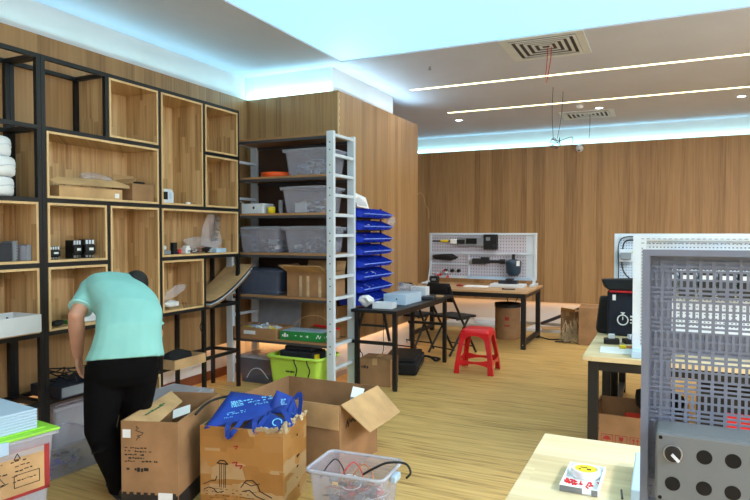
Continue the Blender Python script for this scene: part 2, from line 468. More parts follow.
t = thing('dome_camera', 'white dome camera high on the far wooden wall', 'camera', (-1.26, YF - .1, 2.86))
MB().lathe((0, 0, 0), [(0, -.05), (.055, -.05), (.06, 0), (0, 0)], 20, 'y').build('base', M['white_paper'], t)
MB().lathe((0, -.05, 0), [(0, -.06), (.035, -.045), (.05, 0)], 20, 'y').build('dome', M['white_paper'], t)
MB().lathe((0, -.085, -.03), [(0, -.012), (.014, -.008), (.02, .012)], 14, 'y').build('lens', M['hole'], t)
for k, (dx, m_) in enumerate(((0, 'red_wire'), (.03, 'red_wire'))):
    o = MB().tube(spline([(-.98 + dx, 5.75, ZC - .02), (-.985 + dx, 5.74, ZC - .15), (-1.0 + dx * .3, 5.75, ZC - .29 - .05 * k)]), .004, 6).build('hanging_wire', M[m_])
    tag(o, ('left' if k == 0 else 'right') + ' one of two red wires hanging from the large ceiling vent', 'wire', 'red wires from the large vent')
o = MB().tube(spline([(-1.2, 7.41, ZC), (-1.21, 7.42, 2.9), (-1.2, 7.45, 2.6)]), .0035, 6).build('hanging_wire', M['dark_plastic'])
tag(o, 'longer thin dark cable hanging from ceiling, left of the pair', 'wire')
o = MB().tube(spline([(-1.13, 7.7, ZC), (-1.14, 7.65, 2.9), (-1.17, 7.55, 2.62)]), .0035, 6).build('hanging_wire', M['dark_plastic'])
tag(o, 'thin dark cable hanging from ceiling, right of the pair', 'wire')
tb = MB(); r_ = random.Random(3)
pts = [(-1.18 + r_.uniform(-.07, .07), 7.5 + r_.uniform(-.05, .05), 2.56 + r_.uniform(-.07, .07)) for _ in range(14)] + [(-1.0, 7.5, 2.62), (-1.0, 7.5, 2.52)]
tb.tube(spline(pts, 5), .004, 6)
tag(tb.build('wire_tangle', M['dark_plastic']), 'tangled knot of dark wire at the lower end of the hanging cables', 'wire')
o = MB().tube(spline([(-.98, 9.2, ZC - .02), (-.98, 9.2, 3.0), (-.99, 9.2, 2.84)]), .004, 6).build('hanging_wire', M['dark_plastic'])
tag(o, 'short dark wire hanging from the far ceiling vent', 'wire')
o = MB().tube(spline([(-2.975, 7.5, 1.97), (-2.93, 7.62, 2.03), (-2.9, 7.66, 1.98), (-2.9, 7.72, 1.88), (-2.88, 7.8, 1.8), (-2.89, 7.82, 1.7)]), .003, 6).build('loose_wire', M['carton_light'])
tag(o, 'thin pale wire sticking out of the wooden column edge', 'wire')

# ================================================================== BLACK DISPLAY SHELVES WITH OAK BOXES
SX0, SX1 = -4.095, -3.75
PW = .031
def shelf_unit(name, label, ys, cells, rails, zs):
    t = thing(name, label, 'shelf', ((SX0 + SX1) / 2, (ys[0] + ys[-1]) / 2, 0), 0, 'black steel display shelves')
    # uprights
    for y, z0, z1, back in rails['posts']:
        xs = [SX1 - PW / 2] + ([SX0 + PW / 2] if back else [])
        for x in xs:
            W(t).box(x - PW / 2, x + PW / 2, y - PW / 2, y + PW / 2, z0, z1).build('upright', M['black_steel'], t)
    for z, y0, y1 in rails['h']:
        for x in (SX1 - PW / 2, SX0 + PW / 2):
            W(t).box(x - PW / 2 + .001, x + PW / 2 - .001, y0, y1, z - .014, z + .014).build('rail', M['black_steel'], t)
    for z, y in rails['x']:
        W(t).box(SX0 + PW, SX1 - PW, y - .014, y + .014, z - .014, z + .014).build('cross_rail', M['black_steel'], t)
    for (y0, y1, z0, z1) in cells:
        th = .016; b = W(t)
        g = .002
        a0, a1, b0, b1 = y0 + g, y1 - g, z0 + g, z1 - g
        xb = SX0 + .002; xf = SX1 + .004
        b.box(xb, xf, a0, a1, b0, b0 + th).box(xb, xf, a0, a1, b1 - th, b1)
        b.box(xb, xf, a0, a0 + th, b0 + th, b1 - th).box(xb, xf, a1 - th, a1, b0 + th, b1 - th)
        b.box(xb, xb + .01, a0 + th, a1 - th, b0 + th, b1 - th)
        c = b.build('oak_cubby', M['oak_box'], t)
        e = W(t)                                     # pale front edging
        e.box(xf, xf + .002, a0, a1, b0, b0 + th).box(xf, xf + .002, a0, a1, b1 - th, b1)
        e.box(xf, xf + .002, a0, a0 + th, b0 + th, b1 - th).box(xf, xf + .002, a1 - th, a1, b0 + th, b1 - th)
        eo = e.build('edging', M['oak_edge'], c)
    return t
Y_ = [2.781, 3.299, 3.819, 4.353, 4.848]
Z_ = {0: .0, 1: .355, 2: .82, 3: 1.285, 4: 1.72, 5: 2.2, 6: 2.67}
p, h2 = PW / 2, .014
def cell(i, j, a, b): return (Y_[i] + p, Y_[j] - p, a + h2 if a > 0 else .002, b - h2)
cells = [cell(1, 2, Z_[5], Z_[6]), cell(0, 2, Z_[4], Z_[5]), cell(0, 1, Z_[3], Z_[4]), cell(1, 2, Z_[2], Z_[4]), cell(2, 3, Z_[4], Z_[6]),
         cell(3, 4, 2.22, Z_[6]), cell(3, 4, Z_[4], 2.22), cell(2, 4, Z_[3], Z_[4]), cell(2, 3, Z_[2], Z_[3]), cell(0, 1, Z_[2], Z_[3]), cell(1, 2, 0, Z_[1])]
P_ = dict(posts=[(Y_[0], 0, 2.684, 1), (Y_[1], Z_[5], 2.66, 1), (Y_[1], 0, 1.706, 0), (Y_[2], 0, 2.66, 0), (Y_[3], 1.72, 2.66, 0), (Y_[3], 0, 1.272, 1), (Y_[4], 0, 2.684, 1), (Y_[2], 0, .8, 0)],
          h=[(Z_[6], Y_[0] + p, Y_[4] - p), (Z_[4], Y_[0] + p, Y_[4] - p), (Z_[5], Y_[0] + p, Y_[2] - p), (2.22, Y_[3] + p, Y_[4] - p), (Z_[3], Y_[0] + p, Y_[1] - p), (Z_[3], Y_[2] + p, Y_[4] - p),
             (Z_[2], Y_[0] + p, Y_[4] - p), (Z_[1], Y_[0] + p, Y_[4] - p)],
          x=[(Z_[6], Y_[0]), (Z_[5], Y_[0]), (Z_[6], Y_[1]), (Z_[2], Y_[4]), (Z_[1], Y_[4]), (Z_[1], Y_[3]), (Z_[2], Y_[3]), (Z_[1], Y_[0]), (Z_[1], Y_[1])])
P_['posts'] = [q for q in P_['posts'] if q != (Y_[2], 0, .8, 0)]
shelf_unit('display_shelf', 'tall black steel shelf with oak boxes, the one the bending person reaches into', Y_, cells, P_, Z_)
YL = [1.72, 2.23, 2.748]
def cellL(i, j, a, b): return (YL[i] + p, YL[j] - p, a + h2, b - h2)
shelf_unit('display_shelf', 'tall black steel shelf with oak boxes, cut off by the left picture edge', YL,
           [cellL(1, 2, Z_[3], Z_[4]), cellL(1, 2, Z_[2], Z_[3]), cellL(0, 1, Z_[3], Z_[4]), cellL(0, 1, Z_[4], Z_[5])],
           dict(posts=[(YL[0], 0, 2.684, 1), (YL[1], 0, 2.66, 1), (YL[2], 0, 2.684, 1)],
                h=[(Z_[k], YL[0] + p, YL[2] - p) for k in (1, 2, 3, 4, 5, 6)], x=[(Z_[6], YL[2]), (Z_[5], YL[2]), (Z_[4], YL[2]), (Z_[1], YL[2])]), Z_)

# ================================================================== GENERIC MAKERS
def carton(name, label, w, d, h, loc, rz=0, m='carton', inner='carton_in', flaps=(), group=None, t=.006, cat='cardboard box', bev=0):
    """open cardboard box: hollow body; flaps = (side, angle, length); angle 0 up, 90 flat out, 180 hanging, negative inward"""
    T = thing(name, label, cat, loc, rz, group)
    MB().shell(w, d, h, t).build('box_body', M[m], T, bevel=bev)
    for i, (side, ang, L) in enumerate(flaps):
        a = math.radians(ang); ww = (w if side in 'fb' else d) - .006
        mb = MB().box(-ww / 2, ww / 2, -.002, .002, 0, L)
        rx = Matrix.Rotation(a, 4, 'X')                 # tilts +z towards -y (outwards for front)
        mb.xform(rx)
        pos = {'f': ((0, -d / 2 + (0 if ang < 90 else -.003), h), 0), 'b': ((0, d / 2, h), PI), 'r': ((w / 2, 0, h), PI / 2), 'l': ((-w / 2, 0, h), -PI / 2)}[side]
        mb.xform(Matrix.Translation(V(pos[0])) @ Matrix.Rotation(pos[1], 4, 'Z'))
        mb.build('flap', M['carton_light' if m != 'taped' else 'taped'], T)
    return T

def closed_carton(name, label, size, loc, rz=0, m='carton', cat='cardboard box', tape=True, group=None):
    T = thing(name, label, cat, loc, rz, group); w, d, h = size
    MB().box(-w / 2, w / 2, -d / 2, d / 2, 0, h).build('box_body', M[m], T, bevel=.003)
    if tape: MB().box(-.025, .025, -d / 2 - .0015, d / 2 + .0015, h - .06, h + .0015).build('tape', M['carton_light'], T)
    return T

def tote(name, label, w, d, h, loc, rz=0, m='clear', lid='clear', handle=None, group=None, cat='storage box', taper=.05, lidm=None):
    T = thing(name, label, cat, loc, rz, group)
    MB().shell(w - taper, d - taper, h, .004, taper, taper, r=.03).build('tub', M[m], T)
    rim = MB(); W2, D2 = w / 2, d / 2
    for a, b, c_, e in ((-W2 - .012, W2 + .012, -D2 - .012, -D2), (-W2 - .012, W2 + .012, D2, D2 + .012), (-W2 - .012, -W2, -D2, D2), (W2, W2 + .012, -D2, D2)):
        rim.box(a, b, c_, e, h - .018, h)
    rim.build('rim', M[lidm or m], T, bevel=.004)
    if lid:
        l = MB().box(-W2 - .016, W2 + .016, -D2 - .016, D2 + .016, h + .001, h + .014).box(-W2 + .03, W2 - .03, -D2 + .03, D2 - .03, h + .014, h + .022)
        l.build('lid', M[lidm or lid], T, bevel=.005)
    if handle:
        for s_ in (-1, 1):
            MB().box(s_ * (W2 + .014), s_ * (W2 + .034), -.06, .06, h - .05, h + .01).build('latch', M[handle], T, bevel=.004)
    return T
def stuff(name, label, cat, mb, mats, loc, rz=0):
    o = mb.build(name, [M[k] for k in mats], None); place(o, loc, rz); return tag(o, label, cat, kind='stuff')

# ================================================================== THINGS ON THE BLACK SHELVES
zf = lambda z: z + h2 + .002 + .016 + .001          # top of an oak box floor
# wrapped rolls, left unit
t0 = None
for k, lab in enumerate(('white wrapped cable roll at the bottom of the stack on the left shelf', 'white wrapped cable roll in the middle of the stack on the left shelf', 'white wrapped cable roll on top of the stack on the left shelf')):
    z = Z_[4] + .015 + k * .128; x = -3.915 + (0, .01, -.005)[k]; y = 2.5 + (0, .006, -.012)[k]
    T = thing('cable_roll', lab, 'cable roll', (x, y, z), 0, 'wrapped cable rolls')
    mb = MB().lathe((0, 0, 0), [(.06, .0), (.13, 0), (.146, .012), (.15, .04), (.147, .06), (.151, .085), (.145, .112), (.13, .124), (.06, .124), (.06, 0)], 32)
    mb.build('wrapped_coil', M['white_paper'], T)
    MB().tube([(.149 * math.cos(a), .149 * math.sin(a), .065 + .01 * math.sin(3 * a)) for a in [i * PI / 16 for i in range(32)]], .004, 5, True).build('wrap_fold', M['pale_plastic'], T)
# flat opened carton
T = thing('cardboard_box', 'long flat cardboard box with its lid half open, upper shelf', 'cardboard box', (-3.86, 3.17, zf(Z_[4])), 0)
MB().shell(.2, .54, .075, .004).build('box_body', M['carton_light'], T)
lidm = MB().plate([(.115, -.3, .082), (.115, .33, .09), (.09, .35, .11), (.05, .27, .14), (.05, -.24, .135), (.085, -.33, .108)], (-.003, 0, .004))
lidm.build('lid', M['carton_light'], T)
mb = MB(); stroke(mb, (.1285, -.12, .088), (0, 1, 0), (-1, 0, .1), [(0, 0), (.16, .004)], .01)
mb.build('red_print', M['ink_red'], T)
MB().box(.099, .1015, .2, .24, .01, .045).build('paper_sticker', M['white_paper'], T)
o = crumple((.14, .22, .07), 5).build('bubble_wrap', M['bag_film']); place(o, (-3.91, 3.33, zf(Z_[4]) + .125)); tag(o, 'crumpled clear wrap lying on the flat cardboard box lid', 'plastic wrap')
T = carton('cardboard_box', 'small open cardboard box with one flap up, beside the flat box', .22, .22, .135, (-3.875, 3.655, zf(Z_[4])), 0, flaps=(('b', 70, .05), ('l', -5, .08), ('f', -50, .06)))
o = MB().box(-.06, .06, -.05, .05, 0, .15).build('black_pouch', M['black_fabric'], None, bevel=.01); place(o, (-3.875, 3.68, zf(Z_[4]) + .008), .2); tag(o, 'black pouch inside the small open cardboard box', 'pouch')
T = thing('instrument_case', 'small white instrument case with a dark square window', 'instrument', (-3.86, 3.965, zf(Z_[4])), 0)
MB().plate([(-.05, -.075, 0), (-.05, .075, 0), (-.05, .075, .09), (-.05, .055, .12), (-.05, -.075, .12)], (.1, 0, 0)).build('case', M['pale_plastic'], T, bevel=.006)
MB().box(.0505, .054, -.045, .0, .03, .095).build('screen', M['hole'], T)
MB().box(.0505, .053, .015, .045, .035, .09).build('label_plate', M['ice_blue'], T)
o = MB().lathe((0, 0, 0), [(0, .02), (.02, .018), (.022, 0)], 12).build('bottle_cap', M['white_paper']); place(o, (-3.8, 4.2, zf(Z_[4]))); tag(o, 'tiny white cap lying right of the instrument case', 'cap')
def contactor(label, loc, w, h, n, rz=0):
    T = thing('contactor', label, 'electrical part', loc, rz)
    MB().box(-.04, .03, -w / 2, w / 2, 0, h).box(-.04, .045, -w / 2, w / 2, h * .25, h * .7).build('housing', M['black_rubber'], T, bevel=.004)
    for k in range(n):
        y = -w / 2 + (k + .5) * w / n
        MB().box(.03, .036, y - w / n * .28, y + w / n * .28, h * .76, h * .98).build('terminal', M['pale_plastic'], T)
        MB().box(.03, .036, y - w / n * .28, y + w / n * .28, h * .04, h * .16).build('terminal', M['steel'], T)
    MB().box(.0455, .048, -w * .2, w * .25, h * .42, h * .56).build('name_plate', M['white_paper'], T)
    return T
contactor('small black contactor with white terminals, alone at the left of its box', (-3.83, 2.885, zf(Z_[3])), .075, .09, 4)
contactor('taller black contactor standing left of its twin in the oak box', (-3.86, 3.085, zf(Z_[3])), .075, .13, 3, .15)
contactor('black contactor with three white terminals at right in oak box', (-3.83, 3.172, zf(Z_[3])), .08, .135, 3)
# left unit items
T = thing('power_module', 'black power module with a grey ribbed side, left shelf', 'electrical part', (-3.86, 2.555, zf(Z_[3])))
MB().box(-.06, .05, -.15, .035, 0, .12).build('housing', M['dark_plastic'], T, bevel=.004)
g = MB()
for k in range(7): g.box(-.05, .055, .037, .07, .012 + k * .018, .022 + k * .018)
g.box(-.05, .045, .036, .066, 0, .13); g.build('heat_sink', M['grey_plastic'], T)
T = thing('relay_case', 'small clear and grey cased relay beside the ribbed module', 'electrical part', (-3.84, 2.675, zf(Z_[3])))
MB().box(-.04, .05, -.04, .0, 0, .1).build('clear_cover', M['clear'], T, bevel=.003)
MB().box(-.04, .05, .002, .035, 0, .105).build('housing', M['grey_plastic'], T, bevel=.003)
T = thing('paper_tray', 'white open-topped cardboard tray on the left shelf edge', 'tray', (-3.83, 2.47, zf(Z_[2]) ), 0)
MB().shell(.28, .46, .115, .005).build('tray_body', M['white_paper'], T)
MB().box(-.12, .13, -.22, -.05, .02, .075).build('insert', M['carton_light'], T, bevel=.002)
o = MB().tube(spline([(0, 0, 0), (.02, .01, .04), (.0, .03, .06), (-.02, .01, .09)]), .006, 6).build('short_cable', M['black_rubber']); place(o, (-3.86, 2.58, zf(Z_[2]) + .007)); tag(o, 'short black cable end poking out of the white tray', 'cable')
# box row 2, A
o = crumple((.06, .09, .05), 11, 1).build('black_connector', M['black_rubber']); place(o, (-3.8, 2.9, zf(Z_[2]))); tag(o, 'lumpy black connector left in the oak box beside the arm', 'electrical part')
T = thing('power_adapter', 'white boxy adapter partly hidden behind the person', 'adapter', (-3.86, 3.2, zf(Z_[2])))
MB().box(-.05, .05, -.07, .07, 0, .1).build('case', M['pale_plastic'], T, bevel=.005)
MB().box(-.02, .03, -.2, -.12, 0, .025).build('plug', M['green_card'], T)
# gadgets in the wide box (C + D)
zw = zf(Z_[3])
def tagm(o, label, cat, loc, rz=0, group=None): place(o, loc, rz); return tag(o, label, cat, group)
T = thing('glue_tube', 'pale tube lying at the left end of the wide oak box', 'tube', (-3.86, 3.93, zw + .055)); MB().cyl((0, -.07, 0), (0, .05, 0), .02, 12).build('barrel', M['pale_plastic'], T); MB().cyl((0, -.085, 0), (0, -.07, 0), .014, 12).build('cap', M['blue_bin'], T)
tagm(MB().box(-.04, .05, -.06, .06, 0, .034).build('circuit_board', M['grey_plastic'], None, bevel=.003), 'flat grey circuit case under the pale tube', 'electrical part', (-3.86, 3.94, zw))
tagm(MB().box(-.03, .03, -.035, .035, 0, .018).box(-.02, .02, -.022, .022, .018, .1).build('push_button', M['black_rubber'], None, bevel=.003), 'upright black switch block in the wide oak box', 'electrical part', (-3.83, 4.055, zw))
tagm(MB().box(-.03, .03, -.03, .03, 0, .05).box(-.02, .031, -.02, .02, .05, .07).build('sensor_block', M['white_paper'], None, bevel=.003), 'small white sensor block beside the upright black switch', 'electrical part', (-3.83, 4.2, zw))
tagm(MB().cyl((0, 0, 0), (0, 0, .04), .02, 12).build('round_piece', M['red_plastic']), 'little red round piece between the small gadgets', 'small part', (-3.84, 4.13, zw))
tagm(crumple((.08, .1, .05), 15, 1).build('cable_bundle', M['black_rubber']), 'small bundle of black cable before the plastic bag', 'cable', (-3.8, 4.44, zw))
tagm(MB().box(-.04, .04, -.07, .07, 0, .04).build('paper_box', M['ice_blue'], None, bevel=.003), 'little pale blue box at right end of the wide oak box', 'box', (-3.8, 4.6, zw))
stuff('small_hardware', 'scatter of tiny loose fittings on the wide oak box floor', 'small parts', clutter(.2, .75, .02, 50, 21, (.008, .025)), ('pale_plastic', 'dark_plastic', 'copper'), (-3.86, 4.3, zw))
T = thing('plastic_bag', 'large crumpled clear bag holding a metal strip in the wide oak box', 'plastic bag', (-3.92, 4.55, zw))
mb = crumple((.16, .5, .16), 31, 2, amt=.3); mb.build('bag_film', M['bag_film'], T)
fm = MB().plate([(-.03, -.02, .05), (.0, .2, .0), (.03, .2, .1), (.02, .14, .36), (-.01, .06, .38), (-.03, .0, .22)], (.012, 0, 0)); fm.build('upper_film', M['bag_film'], T)
ms = MB()
for k in range(5): ms.cbox((.045, .105 + .012 * k, .12 + .05 * k), (.006, .05, .03), Matrix.Rotation(-.25, 3, 'X'))
ms.bar((.035, .07, .1), (.035, .14, .36), .02, .004, up=(1, 0, 0)); ms.build('metal_strip', M['steel'], T)
# bag in C r2
T = thing('plastic_bag', 'clear bag of white fittings leaning in the small lower oak box', 'plastic bag', (-3.85, 4.03, zf(Z_[2])))
mb = crumple((.1, .2, .07), 41, 1, amt=.25); mb.build('white_fittings', M['white_paper'], T)
mb = crumple((.05, .27, .09), 42, 2, amt=.25); mb.xform(Matrix.Translation((0, .07, .09)) @ Matrix.Rotation(.35, 4, 'X')); mb.build('bag_film', M['bag_film'], T)
# hook cable
o = MB().tube(spline([(-3.745, 4.3, .805), (-3.735, 4.29, .72), (-3.735, 4.27, .66), (-3.735, 4.3, .6)]), .004, 6).build('hooked_cable', M['black_rubber']); tag(o, 'short black cable hooked over the lower shelf rail', 'cable')
# curved sheets in D r2
cu = thing('cardboard_sheets', 'curved stack of flattened cardboard sheets jammed in the open shelf bay', 'cardboard', (-3.86, 4.62, Z_[2] + .015))
for k in range(4):
    mb = MB(); pr = []
    for i in range(9):
        s_ = i / 8; pr.append((-.25 + .62 * s_, .0 + .30 * s_ ** 1.5 + .018 * k))
    vs = []; fs = []
    for (y, z) in pr: vs += [(-.14, y, z), (.16, y, z)]
    for i in range(8): fs.append((2 * i, 2 * i + 1, 2 * i + 3, 2 * i + 2))
    mb.add(vs, fs); mb.build('sheet', M[('carton', 'pale_plastic', 'dark_plastic', 'carton_light')[k]], cu, solid=.006)
# drawer / power strip tray in A r1
T = thing('equipment_tray', 'grey shallow equipment tray with cables in lower shelf bay', 'tray', (-3.84, 3.04, Z_[1] + .015))
MB().shell(.3, .42, .08, .006).build('tray_body', M['dark_plastic'], T)
MB().box(.151, .156, -.2, .2, .01, .075).build('front_panel', M['grey_plastic'], T)
mb = MB()
for s_ in range(5):
    r_ = random.Random(s_ + 50); mb.tube(spline([(r_.uniform(-.12, .12), r_.uniform(-.17, .17), r_.uniform(.05, .15)) for _ in range(6)], 5), .005, 6)
tagm(mb.build('power_cables', M['black_rubber']), 'coiled black power cables lying in the grey tray', 'cable', (-3.84, 3.04, Z_[1] + .03))
# carton tray with black bag B/C r1
carton('cardboard_tray', 'shallow cardboard tray beside the person holding a black bag', .26, .38, .08, (-3.76, 4.03, Z_[1] + .015), 0, m='carton_light')
tagm(crumple((.2, .3, .13), 61, 2, amt=.15).build('black_bag_and_shade_lump', M['black_fabric']), 'soft black bag lying in the shallow cardboard tray', 'bag', (-3.77, 4.02, Z_[1] + .024))
# totes on the floor under shelf
tote('storage_box', 'open clear storage box with loose parts on floor by the trouser leg', .42, .5, .2, (-3.52, 2.64, 0), -.06, lid=None)
stuff('loose_parts', 'blue and grey loose parts inside the open box by the trousers', 'small parts', clutter(.32, .4, .07, 60, 5, (.02, .06)), ('dark_plastic', 'grey_plastic', 'blue_bin'), (-3.52, 2.64, .006), -.06)
T = tote('storage_box', 'pinkish lidded storage box tucked low under the black shelf', .28, .42, .28, (-3.92, 3.06, 0), 0, m='frost', lid='frost')
tagm(MB().box(-.1, .1, -.16, .16, 0, .2).build('brown_package', M['carton_light'], None, bevel=.004), 'brown package inside the pinkish lidded storage box', 'package', (-3.92, 3.06, .007))
tote('storage_box', 'frosted white lidded storage box behind the printed carton', .4, .52, .24, (-3.46, 3.6, 0), 0, m='frost', lid='frost')

# ================================================================== LEFT FOREGROUND STACK
RZ = -.13
T = tote('storage_box', 'clear storage box with lime lid and blue latches, bottom left corner', .4, .6, .515, (-2.99, 1.81, 0), RZ, m='frost', lid='lime', handle='ice_blue', taper=.07)
T2 = thing('flattened_carton', 'printed cardboard with red border inside the lime lidded box', 'cardboard', (-2.99, 1.81, .035), RZ)
MB().box(.19, .194, -.27, .27, .2, .44).build('board', M['carton_light'], T2)
bd = MB().box(.1945, .196, -.27, .27, .42, .44).box(.1945, .196, -.27, .27, .2, .215).box(.1945, .196, .245, .27, .2, .44).box(.1945, .196, -.27, -.25, .2, .44)
bd.build('red_border', M['ink_red'], T2)
mk = MB(); dashes(mk, (.1953, .02, .39), (0, 1, 0), (0, 0, 1), .2, .12, 5, 3, bold=.2)
stroke(mk, (.1953, .1, .31), (0, 1, 0), (0, 0, 1), [(0, 0), (.12, 0), (.12, -.06), (0, -.06), (0, 0)])
stroke(mk, (.1953, .1, .385), (0, 1, 0), (0, 0, 1), [(0, 0), (.03, 0), (.015, .028), (0, 0)], .004)
stroke(mk, (.1953, -.1, .33), (0, 1, 0), (0, 0, 1), [(0, 0), (.12, .01), (.16, -.05), (.02, -.07), (0, 0)])
mk.build('print', M['ink'], T2)
T = thing('corrugated_tray', 'stack of pale blue corrugated plastic trays on the lime lid', 'tray', (-2.99, 1.84, .515 + .0225), RZ)
for k in range(7):
    MB().box(-.18, .17, -.27, .2, k * .014, k * .014 + .013).build('sheet', M['ice_blue'], T, bevel=.004)
T = thing('pink_box', 'pink and white box edge at lower left picture corner', 'box', (-2.585, 1.47, 0), RZ)
MB().box(-.1, .1, -.15, .15, 0, .4).build('box_body', M['pink'], T, bevel=.004)
MB().box(-.102, .102, -.152, .152, .401, .44).build('lid', M['ice_blue'], T, bevel=.004)

# ================================================================== CARTONS IN THE FOREGROUND
def frame4(fl, fr, h):
    """loc, rz, width from two front corners"""
    a, b = V((*fl, 0)), V((*fr, 0)); return a, b, (b - a).length, math.atan2(b.y - a.y, b.x - a.x)
def open_carton_at(name, label, fl, fr, d, h, **k):
    a, b, w, rz = frame4(fl, fr, h); c = (a + b) / 2 + V((-math.sin(rz), math.cos(rz), 0)) * d / 2
    return carton(name, label, w, d, h, (c.x, c.y, 0), rz, **k), w, d
T, w, d = open_carton_at('cardboard_box', 'tall printed cardboard box standing open right behind the trouser leg', (-2.625, 2.375), (-2.325, 2.478), .61, .495, m='carton', flaps=())
fr = -d / 2 - .0016
mk = MB()
dashes(mk, (-w / 2 + .02, fr, .36), (1, 0, 0), (0, 0, 1), .2, .09, 5, 8, bold=.35)
dashes(mk, (-w / 2 + .03, fr, .25), (1, 0, 0), (0, 0, 1), .17, .03, 1, 9, bold=.7)
r_ = random.Random(4)
stroke(mk, (-w / 2 + .1, fr, .40), (1, 0, 0), (0, 0, 1), [(r_.uniform(-.02, .03), .07 - .006 * i) for i in range(14)], .003)
z = [(-w / 2, .105)]
mk.box(-w / 2 + .002, w / 2 - .002, fr - .001, fr + .001, .0, .1)
for i in range(8): mk.box(-w / 2 + .006 + i * w / 8, -w / 2 + .006 + (i + .55) * w / 8, fr - .001, fr + .001, .1, .112)
mk.box(w / 2 + .0008, w / 2 + .002, -d / 2 + .004, d / 2 - .004, 0, .1)
mk.build('print', M['ink'], T)
MB().box(-w / 2 + .01, -w / 2 + .055, fr - .0015, fr, .405, .45).build('paper_sticker', M['white_paper'], T)
MB().box(w / 2 - .11, w / 2 - .03, fr - .003, fr - .0012, .07, .115).build('paper_sticker', M['white_paper'], T)
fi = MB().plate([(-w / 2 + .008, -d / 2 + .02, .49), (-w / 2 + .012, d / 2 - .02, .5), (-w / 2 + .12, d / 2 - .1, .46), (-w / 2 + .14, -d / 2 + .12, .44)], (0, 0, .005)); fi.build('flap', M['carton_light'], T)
mk = MB(); dashes(mk, (-w / 2 + .05, -d / 2 + .15, .488), (0, 1, 0), (-1, 0, .3), .25, .03, 1, 77, bold=.5); mk.build('print', M['ink_green'], T)
tagm(MB().box(-.05, .05, -.04, .04, 0, .004).build('paper_slip', M['white_paper']), 'white and blue paper slip inside the tall printed box', 'paper', (-2.52, 2.72, .465), .5).rotation_euler = (.35, -.3, .6)
stuff('packing_filler', 'dark mixed parts filling the tall printed cardboard box', 'small parts', clutter(w - .05, d - .05, .3, 60, 17, (.03, .09)), ('dark_plastic', 'black_rubber', 'blue_bin'), T.location + V((0, 0, .008)), T.rotation_euler.z)

T, w, d = open_carton_at('cardboard_box', 'battered cardboard box wrapped in amber tape, blue bags on top', (-2.285, 2.605), (-1.812, 2.704), .36, .45, m='taped', flaps=())
fr = -d / 2 - .0016
mk = MB(); U_, Z1 = (1, 0, 0), (0, 0, 1)
o0 = (-w / 2, fr, 0)
for dx in (.115, .125, .14, .15): stroke(mk, o0, U_, Z1, [(dx, .12), (dx + .002, .25)], .003)
stroke(mk, o0, U_, Z1, [(.1, .25), (.12, .268), (.145, .268), (.165, .25), (.1, .252)], .006)
stroke(mk, o0, U_, Z1, [(.0 + .02, .13), (.06, .15), (.09, .155), (.1, .18)], .004)
stroke(mk, o0, U_, Z1, [(.02, .1), (.05, .115), (.08, .11), (.1, .09), (.14, .1)], .004)
stroke(mk, o0, U_, Z1, [(.24, .13), (.27, .17), (.31, .175), (.34, .15), (.35, .12), (.42, .09)], .005)
stroke(mk, o0, U_, Z1, [(.25, .11), (.29, .12), (.33, .09), (.4, .07)], .005)
stroke(mk, o0, U_, Z1, [(.26, .16), (.3, .145), (.35, .16)], .004)
dashes(mk, (-w / 2 + .02, fr, .12), U_, Z1, .4, .07, 4, 12, dens=.4, bold=.15)
for k in range(6): dashes(mk, (w / 2 + .0016, -d / 2 + .2, .38 - k * .06), (0, 1, 0), Z1, .03, .02, 1, k, bold=.6)
mk.build('ink_drawing', M['ink'], T)
mk = MB(); stroke(mk, o0, U_, Z1, [(.19, .26), (.22, .265), (.21, .245), (.25, .25), (.235, .23)], .007); stroke(mk, o0, U_, Z1, [(.2, .35), (.225, .355), (.21, .335)], .006)
mk.build('red_print', M['ink_red'], T)
rag = MB(); r_ = random.Random(9)
for s_ in range(14):                                  # torn rim shreds
    x = w / 2 - r_.uniform(0, .02); y = -d / 2 + s_ * d / 14
    rag.cbox((x, y, .455 + r_.uniform(-.005, .015)), (.012, d / 14 * 1.3, r_.uniform(.02, .05)), Matrix.Rotation(r_.uniform(-.5, .5), 3, 'Y'))
for s_ in range(8): rag.cbox((-w / 2 + .34 + s_ * .015, -d / 2, .45 + r_.uniform(-.005, .012)), (.02, .01, .02), Matrix.Rotation(r_.uniform(-.5, .5), 3, 'Y'))
rag.build('torn_rim', M['straw'], T)
TB = T
RB = Matrix.Rotation(T.rotation_euler.z, 4, 'Z')
